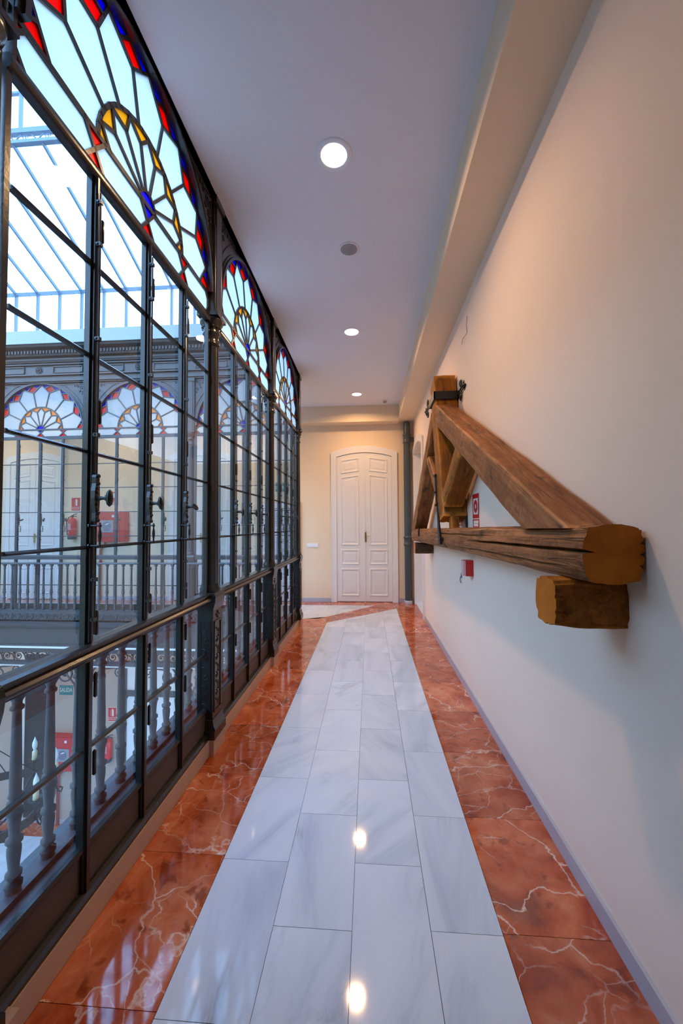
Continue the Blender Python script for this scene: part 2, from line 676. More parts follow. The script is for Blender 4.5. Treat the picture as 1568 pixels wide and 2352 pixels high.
def tile(name, poly, m, parent=None, ztop=0.0, th=0.018):
    if len(poly) < 3:
        return
    ar = sum(poly[i][0] * poly[(i + 1) % len(poly)][1] - poly[(i + 1) % len(poly)][0] * poly[i][1] for i in range(len(poly))) / 2
    if abs(ar) < 0.003:
        return
    cx = sum(p[0] for p in poly) / len(poly)
    cyy = sum(p[1] for p in poly) / len(poly)
    loc = [(p[0] - cx, p[1] - cyy) for p in poly]
    # joints: each tile is drawn in by about a millimetre
    loc = [(x - math.copysign(min(0.0011, abs(x)), x), y - math.copysign(min(0.0011, abs(y)), y)) for x, y in loc]
    key = (m.name, th, tuple((round(x, 3), round(y, 3)) for x, y in loc))
    if key not in TILE_MESH:
        TILE_MESH[key] = MB().extrude_z(loc, -th, 0.0).mesh(name, [m])
    return link(name, TILE_MESH[key], parent or floor, (cx, cyy, ztop))


def rect(x0, x1, y0, y1):
    return [(x0, y0), (x1, y0), (x1, y1), (x0, y1)]


SL, SR = -0.701, 0.499
# mitre lines of the corner: the white field of the corridor ends under L1, that of the cross gallery starts above L2
L1a, L1b = (SL, 6.305), (SR, 7.412)
L2a, L2b = (-0.758, 6.689), (0.089, 7.664)


def side(pa, pb):
    """coefficients of the half plane right/below of the line pa -> pb"""
    dx, dy = pb[0] - pa[0], pb[1] - pa[1]
    a, b = -dy, dx
    return a, b, a * pa[0] + b * pa[1]


l1 = side(L1a, L1b)
l2 = side(L2a, L2b)
cols = [(SL, -0.39, 1.85), (-0.39, -0.08, 2.16), (-0.08, 0.225, 1.865), (0.225, SR, 2.18)]
for x0, x1, ph in cols:
    y = ph - 0.6 * 14
    while y < 7.6:
        p = rect(x0, x1, max(y, YB), y + 0.6) if y + 0.6 > YB else []
        if p:
            tile('white_marble_tile', clip_poly(p, *l1), M_WM)
        y += 0.6
for x0, x1, ph, yend in ((-1.105, SL, 1.867, 6.305), (SR, XW, 2.188, YE)):
    y = ph - 0.6 * 14
    while y < yend:
        if y + 0.6 > YB:
            tile('red_marble_tile', rect(x0, x1, max(y, YB), min(y + 0.6, yend)), M_RM)
        y += 0.6
# mitred red band
dv = Vector((L1b[0] - L1a[0], L1b[1] - L1a[1]))
for k in range(3):
    a, b = lerp(L1a, L1b, k / 3), lerp(L1a, L1b, (k + 1) / 3)
    c, d = lerp((-0.758, 6.689), (0.089, 7.664), k / 3), lerp((-0.758, 6.689), (0.089, 7.664), (k + 1) / 3)
    tile('red_marble_tile', [a, b, d, c], M_RM)
tile('red_marble_tile', [(-1.105, 6.305), L1a, L2a, (-1.105, 6.553)], M_RM)
tile('red_marble_tile', [L2b, L1b, (SR, 7.664)], M_RM)
# cross gallery
x = SR
i = 0
while x > XL:
    tile('red_marble_tile', rect(max(x - 0.6, XL), x, 7.664, YE), M_RM)
    if x < -0.6:
        tile('red_marble_tile', rect(x - 0.6, min(x, -1.105), 6.16, 6.553), M_RM)
    x -= 0.6
for r0, r1, off in ((6.553, 6.923, 0.0), (6.923, 7.293, 0.3), (7.293, 7.664, 0.1)):
    x = 0.3 + off
    while x > XL:
        tile('white_marble_tile', clip_poly(rect(x - 0.6, x, r0, r1), -l2[0], -l2[1], -l2[2]), M_WM)
        x -= 0.6

# ------------------------------------------------------------------ walls, ceiling, soffits
DOOR_Y0, DOOR_Y1, DOOR_Z = 6.66, 7.84, 2.98
wall_r = MB()
wall_r.box(XW, XW + 0.3, YB, DOOR_Y0, 0, ZC + 0.1)
wall_r.box(XW, XW + 0.3, DOOR_Y1, YE + 0.2, 0, ZC + 0.1)
pts = [(DOOR_Y0, ZC + 0.1), (DOOR_Y0, DOOR_Z)]
for i in range(13):
    t = i / 12
    pts.append((DOOR_Y0 + (DOOR_Y1 - DOOR_Y0) * t, DOOR_Z + 0.12 * math.sin(PI * t)))
pts += [(DOOR_Y1, DOOR_Z), (DOOR_Y1, ZC + 0.1)]
n = len(pts)
vs = [(XW, y, z) for y, z in pts] + [(XW + 0.3, y, z) for y, z in pts]
wall_r.add(vs, [tuple(range(n)), tuple(range(2 * n - 1, n - 1, -1))] + [(i, (i + 1) % n, n + (i + 1) % n, n + i) for i in range(n)])
wall_r.build('wall_right', M_RWALL, kind='structure')
MB().box(XL, XW, YE, YE + 0.25, 0, ZC + 0.1).build('wall_end', M_WALL, kind='structure')
MB().box(XF - 0.10, XF + 0.03, YB, 2.74 - PITCH_N - 0.08, -0.3, ZC + 0.1).build('wall_left_light_block', M_KICK, kind='structure')  # unseen wall, added and kept dark to cut light near the camera
MB().box(XF - 0.2, XW + 0.3, YB - 0.2, YB, -0.3, ZC + 0.1).build('wall_back', M_WALL, kind='structure')
ceil = MB().box(XF - 0.06, XW + 0.3, YB - 0.2, YF - 0.05, ZC, ZC + 0.2).box(XL, XW + 0.3, YF - 0.05, YE + 0.25, ZC, ZC + 0.2)
ceil.build('ceiling', M_CEIL, kind='structure')
ZS = 3.68
MB().box(0.605, XW, YB, YE, ZS, ZC).build('trim_1', M_WALL, kind='structure')          # box beam over the right wall
MB().box(XL, 0.605, 7.74, YE, 3.645, ZC).build('trim_2', M_WALL, kind='structure')     # box beam over the end wall

# skirtings
MB().extrude_z([(XW - 0.016, YB), (XW, YB), (XW, DOOR_Y0 - 0.13), (XW - 0.016, DOOR_Y0 - 0.13)], 0, 0.078).extrude_z(
    [(XW - 0.016, DOOR_Y1 + 0.12), (XW, DOOR_Y1 + 0.12), (XW, YE), (XW - 0.016, YE)], 0, 0.078).build('baseboard_right', M_BASE, kind='structure')
sk = MB()
for x0, x1 in ((XL, -7.31 - 0.685), (-7.31 + 0.685, -3.58 - 0.685), (-3.58 + 0.685, -0.795), (0.585, XW - 0.016)):
    sk.box(x0, x1, YE - 0.016, YE, 0, 0.078)
sk.build('baseboard_end', M_BASE, kind='structure')

# stone curb under the glazed front, stepping out at each column
curb = MB()
curb.box(XF - 0.05, -1.105, YB, YF + 0.05, 0.0, 0.105)
curb.box(XL, XF - 0.05, YF - 0.05, YF + 0.042, 0.0, 0.105)
curb.build('trim_3', M_CURB, kind='structure')
step = MB()
for k in range(-1, 2):
    yc = 2.74 + k * PITCH_N
    step.box(XF - 0.04, -1.073, yc - 0.10, yc + 0.10, 0.0, 0.112)
step.box(XF - 0.1, -1.073, YF - 0.08, YF + 0.09, 0.0, 0.112)
step.build('trim_4', M_CURB, kind='structure')


# ------------------------------------------------------------------ glazed bays
BAR_N = (1.49, 1.88, 2.28, 2.67)
BAR_F = (1.415, 1.813, 2.215, 2.614)


def window_bay(name, label, W, bars, iron, clear, R, lowbar, Z0=3.20, SQ=1.0, detail=True):
    """one bay of the cast iron screen; local x along the bay, +y towards the gallery, foot at z = 0"""
    root = setting(name, label=label)
    h = clear / 2
    q = clear / 4
    ZT, ZB = 3.085, Z0
    # bottom rail, kick panels
    b = MB()
    b.extrude_x([(-0.045, 0.105), (0.036, 0.105), (0.036, 0.118), (0.028, 0.135), (0.012, 0.14), (-0.045, 0.14)], -h, h)
    b.build('bottom_rail', iron, root)
    mid = MB()
    mid.extrude_x([(-0.05, 1.035), (0.028, 1.035), (0.034, 1.045), (0.046, 1.048), (0.056, 1.058), (0.056, 1.066), (0.046, 1.074), (0.034, 1.076), (0.034, 1.084),
                   (0.042, 1.088), (0.042, 1.098), (0.026, 1.104), (-0.03, 1.104), (-0.05, 1.09)], -h - 0.01, h + 0.01)
    mid.build('mid_rail', iron, root)
    tr = MB()
    tr.extrude_x([(-0.014, 3.035), (0.018, 3.035), (0.024, 3.042), (0.028, 3.050), (0.028, 3.062), (0.020, 3.085), (-0.014, 3.085)], -h - 0.01, h + 0.01)
    tr.build('transom', iron, root)
    sill_me = MB().extrude_x([(-0.013, 0.290), (0.012, 0.290), (0.018, 0.297), (0.018, 0.304), (0.010, 0.312), (-0.013, 0.312)], -q / 2, q / 2).mesh('glass_sill', [iron])
    kick_me = MB().box(-q / 2 + 0.02, q / 2 - 0.02, -0.008, 0.004, 0.138, 0.292).mesh('kick_panel', [M_KICK])
    kf = MB().box(-q / 2 + 0.004, q / 2 - 0.004, -0.008, 0.009, 0.140, 0.148).box(-q / 2 + 0.004, q / 2 - 0.004, -0.008, 0.009, 0.280, 0.290)
    kick_fr = kf.mesh('kick_moulding', [iron])
    for i in range(4):
        u = -h + q * (i + 0.5)
        link('glass_sill', sill_me, root, (u, 0, 0))
        kp = link('kick_panel', kick_me, root, (u, 0, 0))
        link('kick_moulding', kick_fr, kp)
    # stiles
    lo = MB()
    lo.box(-0.020, 0.020, -0.013, 0.016, 0.138, 1.036)
    lo.box(-0.009, 0.009, 0.016, 0.026, 0.138, 1.036)
    lo_me = lo.mesh('stile', [iron])
    hi = MB()
    hi.box(-0.020, -0.0015, -0.013, 0.013, 1.10, 3.037)
    hi.box(0.0015, 0.020, -0.013, 0.010, 1.10, 3.037)
    hi.box(-0.002, 0.002, -0.010, 0.006, 1.10, 3.037)
    hi.extrude_z([(-0.010, 0.011), (-0.010, 0.020), (-0.005, 0.027), (0.005, 0.027), (0.010, 0.020), (0.010, 0.008)], 1.11, 3.036)
    hi_me = hi.mesh('stile', [iron])
    ed = MB().box(-0.010, 0.010, -0.010, 0.012, 0.138, 1.035).box(-0.010, 0.010, -0.010, 0.012, 1.10, 3.035)
    ed_me = ed.mesh('edge_stile', [iron])
    for i in range(1, 4):
        u = -h + q * i
        link('stile', lo_me, root, (u, 0, 0))
        link('stile', hi_me, root, (u, 0, 0))
    for u in (-h - 0.002, h + 0.002):
        link('edge_stile', ed_me, root, (u, 0, 0))
    # glazing bars and panes
    bar_me = MB().extrude_x([(-0.012, -0.006), (0.008, -0.007), (0.016, 0.0), (0.008, 0.007), (-0.012, 0.006)], -q / 2 + 0.02, q / 2 - 0.02).mesh('glazing_bar', [iron])
    edges = [1.104] + list(bars) + [3.036]
    rows = [(0.312, lowbar), (lowbar, 1.035)] + [(edges[i], edges[i + 1]) for i in range(5)]
    pane_me = {}
    for i in range(4):
        u = -h + q * (i + 0.5)
        for z in [lowbar] + list(bars):
            link('glazing_bar', bar_me, root, (u, 0, z))
        for a, c in rows:
            k = round(c - a, 3)
            if k not in pane_me:
                w2 = q / 2 - 0.018
                pane_me[k] = MB().prism([(-w2, 0), (w2, 0), (w2, c - a), (-w2, c - a)], -0.004, 0.0, 1, 0, 1).mesh('pane', [M_GLASS, M_CLEAR])
            link('pane', pane_me[k], root, (u, -0.002, a))
    # ---- leaded arch
    edges_set = []

    def piece(nm, pts, m):
        cx = sum(p[0] for p in pts) / len(pts)
        cz = sum(p[1] for p in pts) / len(pts)
        me = MB().prism([(p[0] - cx, p[1] - cz) for p in pts], -0.004, 0.0, 1, 0, 1).mesh(nm, [m, M_CLEAR])
        link(nm, me, root, (cx, 0, cz))

    def P(t, r):
        a = math.radians(t)
        return (r * math.sin(a), Z0 + SQ * r * math.cos(a))

    def arc(r, a, b_, k=4):
        return [P(a + (b_ - a) * i / k, r) for i in range(k + 1)]

    ri, rv, rt = 0.50 * R, 0.83 * R, 0.99 * R
    ji, jv, jt = 0.095 * R, 0.39 * R, 0.488 * R
    st = 180 / 7
    came = MB()
    fine = MB()
    W1, W2 = 0.016, 0.024
    Y0, Y1 = -0.011, 0.009

    def poly_came(pts, w=W1, mb=came):
        for i in range(len(pts) - 1):
            mb.strip(pts[i], pts[i + 1], w, Y0, Y1)

    for k in range(-3, 4):
        c = k * st
        a, b_ = c - st / 2, c + st / 2
        piece('frosted_petal', arc(ri, a, b_) + [P(b_, rv), P(c, rt), P(a, rv)], M_FROST)
        piece('frosted_petal', arc(ji, a, b_, 2) + [P(b_, jv), P(c, jt), P(a, jv)], M_FROST)
        poly_came([P(a, rv), P(c, rt), P(b_, rv)])
        poly_came([P(a, jv), P(c, jt), P(b_, jv)])
    for k in range(-3, 3):
        t = (k + 0.5) * st
        poly_came([P(t, ri), P(t, rv)])
        poly_came([P(t, ji), P(t, jv)])
        V, TL, TR = P(t, rv), P(t - st / 2, rt), P(t + st / 2, rt)
        A, B, O = lerp(V, TL, 0.56), lerp(V, TR, 0.56), P(t, 0.992 * R)
        piece('red_glass', [V, B, O, A], M_FRED)
        piece('blue_glass', [A, O] + arc(R, t, t - st / 2, 3) + [TL], M_FBLUE)
        piece('blue_glass', [B, TR] + arc(R, t + st / 2, t, 3) + [O], M_FBLUE)
        poly_came([A, O, B])
        piece('amber_glass', [P(t, jv), P(t + st / 2, jt)] + arc(ri, t + st / 2, t - st / 2, 4) + [P(t - st / 2, jt)], M_FAMB)
    for s_ in (-1, 1):
        V, T = P(90 * s_, rv), P(77.14 * s_, rt)
        A, O = lerp(V, T, 0.56), P(90 * s_, 0.992 * R)
        A2 = P(86 * s_, 0.992 * R)
        piece('red_glass', [V, O, A2, A], M_FRED)
        piece('blue_glass', [A, A2] + arc(R, 86 * s_, 77.14 * s_, 2) + [T], M_FBLUE)
        poly_came([A, A2])
        piece('amber_glass', [P(90 * s_, jv), P(90 * s_, ri)] + arc(ri, 88 * s_, 77.14 * s_, 2) + [P(77.14 * s_, jt)], M_FAMB)
    piece('blue_glass', arc(ji, -90, 90, 8), M_FBLUE)
    poly_came(arc(ji, -90, 90, 8), W1)
    poly_came(arc(ri, -90, 90, 20), W2 * 0.85)
    poly_came([(-h, ZB), (h, ZB)], W2)
    came.build('lead_came', iron, root)
    # hexagon band
    fz, tz, mz = ZT, ZB, (ZT + ZB) / 2
    e = q * 0.16
    band = MB()
    for i in range(4):
        u0, u1 = -h + q * i, -h + q * (i + 1)
        piece('frosted_hexagon', [(u0, mz), (u0 + e, fz), (u1 - e, fz), (u1, mz), (u1 - e, tz), (u0 + e, tz)], M_FROST)
        for pts in ([(u0, mz), (u0 + e, fz)], [(u1 - e, fz), (u1, mz)], [(u1, mz), (u1 - e, tz)], [(u0 + e, tz), (u0, mz)]):
            poly_came(pts, W1, band)
    for i in range(5):
        u = -h + q * i
        l_, r_ = (u - e if i > 0 else u), (u + e if i < 4 else u)
        piece('blue_glass' if i == 2 else 'red_glass', [(l_, tz), (u, mz), (r_, tz)] if i in (1, 2, 3) else [(l_, tz), (u, mz), (r_, tz)], M_FBLUE if i == 2 else M_FRED)
        piece('red_glass', [(l_, fz), (r_, fz), (u, mz)], M_FRED)
    band.build('lead_came', iron, root)
    # spandrel plate, arch moulding
    hw = W / 2 - 0.055
    top = ZC - 0.002
    sp_ = MB()
    K = 36
    inner, outer = [], []
    for i in range(K + 1):
        t = -90 + 180 * i / K
        inner.append(P(t, R))
        a = math.radians(t)
        sx, cz_ = math.sin(a), math.cos(a)
        k1 = hw / abs(sx) if abs(sx) > 1e-6 else 1e9
        k2 = (top - Z0) / cz_ if cz_ > 1e-6 else 1e9
        kk = min(k1, k2)
        outer.append((sx * kk, Z0 + cz_ * kk))
    corner = math.degrees(math.atan2(hw, top - Z0))
    for i in range(K):
        quad = [inner[i], inner[i + 1], outer[i + 1], outer[i]]
        t0, t1 = -90 + 180 * i / K, -90 + 180 * (i + 1) / K
        for s_ in (-1, 1):
            if t0 < s_ * corner < t1:
                quad = [inner[i], inner[i + 1], outer[i + 1], (s_ * hw, top), outer[i]]
        sp_.prism(quad, -0.028, 0.022)
    for s_ in (-1, 1):
        a, b_ = sorted((s_ * (h - 0.012), s_ * hw))
        sp_.box(a, b_, -0.028, 0.022, 3.04, Z0)
    sp_.build('spandrel', iron, root)
    am = MB()
    for i in range(K):
        t0, t1 = -90 + 180 * i / K, -90 + 180 * (i + 1) / K
        am.prism([P(t0, R - 0.006), P(t1, R - 0.006), P(t1, R + 0.016), P(t0, R + 0.016)], -0.048, 0.044)
        am.prism([P(t0, R + 0.016), P(t1, R + 0.016), P(t1, min(R + 0.034, (top - Z0) / SQ if abs(t0) < 14 else 9)), P(t0, min(R + 0.034, (top - Z0) / SQ if abs(t0) < 14 else 9))], -0.036, 0.032)
    am.build('arch_moulding', iron, root)
    # moulded triangles and leaf scrolls in the two upper corners, both faces
    tri = MB()
    leaf = MB()
    for s_ in (-1, 1):
        for yy in (0.024, -0.030):
            c0 = (s_ * (hw - 0.025), top - 0.03)
            c1 = (s_ * 0.36, top - 0.03)
            c2 = (s_ * (hw - 0.025), 3.46)
            path = [c0, c1]
            for i in range(1, 8):
                t = math.degrees(math.atan2(0.36, top - 0.03 - Z0)) + i * 6.3
                path.append((s_ * (R + 0.075) * math.sin(math.radians(t)), Z0 + (R + 0.075) * math.cos(math.radians(t))))
            path = [p for p in path if abs(p[0]) <= hw - 0.02 and p[1] < top - 0.025 or p in (c0, c1)]
            path.append(c2)
            tri.tube([(p[0], yy, p[1]) for p in path], 0.006, 5, closed=True)
            for (ox, oz, r, a0, tn) in ((0.085, 0.085, 0.034, 0.4, 1.2), (0.15, 0.065, 0.026, 2.6, -1.2), (0.06, 0.16, 0.028, 4.2, 1.2), (0.115, 0.14, 0.020, 1.0, -1.1)):
                pts = spiral(s_ * (hw - ox), top - oz, r, r * 0.25, a0 if s_ > 0 else PI - a0, tn * s_, 10)
                leaf.tube([(p[0], yy, p[1]) for p in pts], [0.007 * (1 - 0.4 * i / 10) for i in range(11)], 5)
            for (ox, oz, r) in ((0.04, 0.05, 0.014), (0.20, 0.055, 0.011), (0.045, 0.215, 0.012)):
                leaf.sphere((s_ * (hw - ox), yy, top - oz), r, 6)
    tri.build('spandrel_moulding', iron, root)
    leaf.build('leaf_scroll', iron, root)
    # espagnolettes with knobs, pull handles, hinges
    if detail:
        rod = MB()
        rod.tube([(0, 0.035, 1.14), (0, 0.035, 2.97)], 0.0045, 6)
        for z in (1.20, 1.36, 1.95, 2.35, 2.75, 2.93):
            rod.box(-0.008, 0.008, 0.024, 0.042, z - 0.008, z + 0.008)
            rod.box(-0.012, 0.012, 0.024, 0.032, z - 0.004, z + 0.004)
        rod_me = rod.mesh('bolt_rod', [iron])
        lat = MB()
        lat.prism([(-0.009, 1.595), (0.010, 1.595), (0.013, 1.605), (0.011, 1.63), (0.017, 1.66), (0.019, 1.69), (0.017, 1.72), (0.011, 1.75), (0.013, 1.775), (0.010, 1.785), (-0.009, 1.785), (-0.010, 1.75),
                   (-0.013, 1.69), (-0.010, 1.63)], 0.034, 0.052)
        for z in (1.60, 1.63, 1.75, 1.78):
            lat.lathe([(0.008, 0.05), (0.010, 0.055), (0.006, 0.059)], 8, (0, 0, z), 'y')
        for z in (1.645, 1.665, 1.715, 1.735):
            lat.sphere((0.006, 0.053, z), 0.007, 6)
        lat_me = lat.mesh('latch', [iron])
        kn = MB()
        kn.lathe([(0.013, 0.0), (0.009, 0.012), (0.007, 0.03), (0.009, 0.042)], 10, (0, 0, 0), 'y')
        kn.lathe([(0.003, 0.040), (0.016, 0.044), (0.019, 0.052), (0.016, 0.060), (0.004, 0.064)], 12, (0, 0, 0), 'y')
        kv = []
        kn.v = [((x * 0.75 if y > 0.039 else x), y, (z * 1.9 if y > 0.039 else z)) for x, y, z in kn.v]
        kn_me = kn.mesh('knob', [iron])
        hd = MB()
        for z in (1.497, 1.578):
            hd.tube([(0, 0.016, z), (0, 0.062, z)], 0.004, 6)
            hd.sphere((0, 0.062, z), 0.0075, 8)
            hd.lathe([(0.009, 0.014), (0.009, 0.02)], 8, (0, 0, z), 'y')
        hd.lathe([(0.0035, 1.488), (0.0045, 1.50), (0.0035, 1.51), (0.006, 1.522), (0.0075, 1.537), (0.006, 1.552), (0.0035, 1.565), (0.0045, 1.575), (0.0035, 1.590)], 8, (0, 0.062, 0))
        hd_me = hd.mesh('pull_handle', [iron])
        hg = MB()
        for z in (0.62, 0.93, 1.18, 2.05, 2.82):
            hg.lathe([(0.002, z - 0.05), (0.0075, z - 0.045), (0.0075, z + 0.045), (0.002, z + 0.052)], 8, (-0.022, 0.028, 0))
        hg_me = hg.mesh('hinge', [iron])
        for i in range(1, 4):
            u = -h + q * i
            link('bolt_rod', rod_me, root, (u, 0, 0))
            lt = link('latch', lat_me, root, (u, -0.010, 0))
            link('knob', kn_me, lt, (0.0, 0.050, 1.69), (0, (0.0, 0.25, 1.1)[3 - i], 0))
            link('pull_handle', hd_me, root, (u + 0.012, 0, 0))
            link('hinge', hg_me, root, (u, 0, 0))
    return root


near0 = window_bay('window_1', 'iron-framed bay with stained-glass fan, nearest in view, left of the first full column', PITCH_N, BAR_N, M_IRON, 1.565, 0.75, 0.68, 3.245, 0.955)
NEAR_LABELS = {
    1: 'iron-framed bay with stained-glass fan between the first and second full columns',
    2: 'iron-framed bay with stained-glass fan at the corridor end, before the corner column',
}
near0.location = (XF, 2.74 - PITCH_N / 2, 0)
near0.rotation_euler = (0, 0, -PI / 2)
for k, idx in ((1, 2), (2, 3)):
    w = copy_tree(near0)
    w.name = 'window_%d' % idx
    w['label'] = NEAR_LABELS[k]
    w.location = (XF, 2.74 - PITCH_N / 2 + k * PITCH_N, 0)

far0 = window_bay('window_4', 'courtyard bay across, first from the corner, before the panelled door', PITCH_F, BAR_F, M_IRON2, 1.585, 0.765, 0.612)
far0.location = (XF - PITCH_F / 2, YF, 0)
FAR_LABELS = ['courtyard bay across, in front of the red hose cabinet', 'courtyard bay across, in front of the far left arched door', 'courtyard bay across, hidden furthest left']
for k in range(1, 4):
    w = copy_tree(far0)
    w.name = 'window_%d' % (4 + k)
    w['label'] = FAR_LABELS[k - 1]
    w.location = (XF - PITCH_F / 2 - k * PITCH_F, YF, 0)


# ------------------------------------------------------------------ cast iron columns
def iron_column(name, label, loc, rotz, iron, group, both=True):
    t = thing(name, label, 'column', loc, rotz, group)
    ped = MB()
    ped.box(-0.105, 0.105, -0.080, 0.080, 0.108, 0.165)
    ped.extrude_x([(-0.080, 0.165), (0.080, 0.165), (0.066, 0.20), (0.060, 0.235), (-0.060, 0.235), (-0.066, 0.20)], -0.09, 0.09)
    ped.box(-0.078, 0.078, -0.055, 0.055, 0.235, 1.0)
    ped.extrude_x([(-0.058, 0.985), (0.058, 0.985), (0.070, 1.03), (0.076, 1.075), (0.066, 1.105), (-0.066, 1.105), (-0.076, 1.075), (-0.070, 1.03)], -0.088, 0.088)
    ped.build('pedestal', iron, t)
    orn = MB()
    for yy, sg in ((0.055, 1), (-0.055, -1)):
        for p, q in (((-0.055, 0.28), (0.055, 0.28)), ((0.055, 0.28), (0.055, 0.90)), ((0.055, 0.90), (-0.055, 0.90)), ((-0.055, 0.90), (-0.055, 0.28))):
            orn.strip(p, q, 0.010, yy - 0.006, yy + 0.006)
        for i in range(9):
            z = 0.33 + i * 0.062
            pts = spiral(0.012 * (1 if i % 2 else -1), z, 0.022, 0.006, (PI / 2 if i % 2 else -PI / 2), 0.9 * (1 if i % 2 else -1), 8)
            orn.tube([(a, yy, c) for a, c in pts], 0.0055, 5)
            orn.sphere((0.02 * (-1 if i % 2 else 1), yy, z + 0.025), 0.009, 6)
        for a in range(4):
            orn.sphere((0.018 * math.cos(a * PI / 2), yy, 0.945 + 0.018 * math.sin(a * PI / 2)), 0.010, 6)
        orn.sphere((0, yy, 0.945), 0.008, 6)
    for xx in (-0.078, 0.078):
        for p, q in (((-0.035, 0.28), (0.035, 0.28)), ((0.035, 0.28), (0.035, 0.90)), ((0.035, 0.90), (-0.035, 0.90)), ((-0.035, 0.90), (-0.035, 0.28))):
            y0, y1 = sorted((p[0], q[0]))
            z0, z1 = sorted((p[1], q[1]))
            orn.box(xx - 0.005, xx + 0.005, y0 - 0.004, y1 + 0.004, z0 - 0.004, z1 + 0.004)
        for i in range(9):
            z = 0.33 + i * 0.062
            pts = spiral(0.010 * (1 if i % 2 else -1), z, 0.020, 0.006, (PI / 2 if i % 2 else -PI / 2), 0.9 * (1 if i % 2 else -1), 8)
            orn.tube([(xx, a, c) for a, c in pts], 0.005, 5)
    orn.build('pedestal_ornament', iron, t)
    sh = MB()
    sh.lathe([(0.070, 1.105), (0.072, 1.125), (0.064, 1.14), (0.060, 1.16)], 20)
    sh.lathe([(0.058, 1.16), (0.055, 2.0), (0.050, 2.90)], 24, flute=0.06, smooth=False)
    sh.box(-0.090, 0.090, -0.013, 0.012, 1.10, 3.20)
    sh.build('shaft', iron, t)
    cap = MB()
    cap.lathe([(0.050, 2.88), (0.060, 2.89), (0.060, 2.905), (0.052, 2.915), (0.052, 2.965), (0.062, 2.975), (0.062, 2.985), (0.056, 2.995), (0.066, 3.03), (0.082, 3.055), (0.086, 3.075), (0.078, 3.085)], 20)
    cap.box(-0.082, 0.082, -0.078, 0.078, 3.085, 3.11)
    for i in range(12):
        a = 2 * PI * i / 12
        cap.sphere((0.062 * math.cos(a), 0.062 * math.sin(a), 3.02), 0.012, 6)
    cap.build('capital', iron, t)
    pil = MB()
    pil.box(-0.070, 0.070, -0.052, 0.045, 3.11, ZC - 0.002)
    pil.box(-0.045, 0.045, -0.062, 0.055, 3.11, ZC - 0.05)
    pil.tube([(-0.058, 0.047, 3.11), (-0.058, 0.047, 3.75)], 0.009, 8)
    pil.tube([(0.058, 0.047, 3.11), (0.058, 0.047, 3.75)], 0.009, 8)
    pil.box(-0.080, 0.080, -0.072, 0.066, ZC - 0.05, ZC - 0.002)
    pil.build('pilaster', iron, t)
    return t


COLG = 'cast iron columns of the glazed front'
c0 = iron_column('iron_column', 'dark cast iron column with fluted shaft, first full column from the camera', (XF, 2.74, 0), -PI / 2, M_IRON, COLG)
for k, lb in ((1, 'dark cast iron column between the second and third stained-glass bays'), (-1, 'dark cast iron column cut by the left edge of the picture'),
              ):
    c = copy_tree(c0)
    c['label'] = lb
    c.location = (XF, 2.74 + k * PITCH_N - (0.06 if k < 0 else 0), 0)
c = copy_tree(c0)
c['label'] = 'dark cast iron corner column at the corridor end beside the cream wall'
c.location = (XF, YF + 0.005, 0)
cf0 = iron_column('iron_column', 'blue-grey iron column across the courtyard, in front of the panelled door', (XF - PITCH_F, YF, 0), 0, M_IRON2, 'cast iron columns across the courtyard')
for k, lb in ((2, 'blue-grey iron column across the courtyard, left of the red hose cabinet'), (3, 'blue-grey iron column across the courtyard, left of the arched door')):
    c = copy_tree(cf0)
    c['label'] = lb
    c.location = (XF - PITCH_F * k, YF, 0)

# ------------------------------------------------------------------ balustrades on the courtyard side
bal = MB()
bal.lathe([(0.020, 0.245), (0.020, 0.262), (0.024, 0.268), (0.024, 0.278), (0.014, 0.290), (0.022, 0.305), (0.022, 0.315), (0.014, 0.325), (0.019, 0.385), (0.019, 0.405), (0.014, 0.412), (0.023, 0.425), (0.023, 0.436),
           (0.014, 0.446), (0.017, 0.50), (0.020, 0.520), (0.024, 0.527), (0.024, 0.538), (0.014, 0.548), (0.022, 0.560), (0.022, 0.568), (0.014, 0.577), (0.020, 0.589), (0.016, 0.600), (0.0165, 0.66), (0.012, 0.895),
           (0.019, 0.902), (0.019, 0.910), (0.013, 0.918), (0.014, 0.93), (0.026, 0.955), (0.030, 0.972)], 10)
BAL_ME = {True: bal.mesh('baluster', [M_IRON2])}


def balustrade(label, loc, rotz, W, n, near=False, e0=0.08, e1=0.08):
    t = thing('balustrade', label, 'railing', loc, rotz, 'iron balustrades round the courtyard')
    MB().extrude_x([(-0.030, 0.972), (0.030, 0.972), (0.034, 0.985), (0.026, 1.0), (-0.026, 1.0), (-0.034, 0.985)], -W / 2 + e0, W / 2 - e1).build('handrail', M_IRON2, t)
    MB().box(-W / 2 + e0, W / 2 - e1, -0.032, 0.032, 0.225, 0.247).build('foot_rail', M_IRON2, t)
    for i in range(n):
        u = -W / 2 + W * (i + (0.75 if near else 0.5)) / n
        if not -W / 2 + e0 < u < W / 2 - e1:
            continue
        bo = link('baluster', BAL_ME[True], t, (u, 0, 0))
        bo.scale = (1.2, 1.2, 1.0) if near else (1, 1, 1)
    return t


OFF = 0.19
for k, lb in ((0, 'turned iron balusters outside the nearest bay, seen through its lower panes'), (1, 'turned iron balusters outside the second bay, seen through its lower panes'),
              (2, 'turned iron balusters outside the bay before the corner column')):
    balustrade(lb, (XF - 0.16, 2.71 - PITCH_N / 2 + k * PITCH_N, 0), -PI / 2, PITCH_N, 11, True, 0.30 if k == 2 else 0.002, 0.002)
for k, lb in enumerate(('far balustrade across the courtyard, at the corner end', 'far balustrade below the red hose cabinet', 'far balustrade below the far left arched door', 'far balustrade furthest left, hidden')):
    balustrade(lb, (XF - PITCH_F / 2 - k * PITCH_F, YF - OFF, 0), 0, PITCH_F, 13, False, 0.002, 0.22 if k == 0 else 0.002)

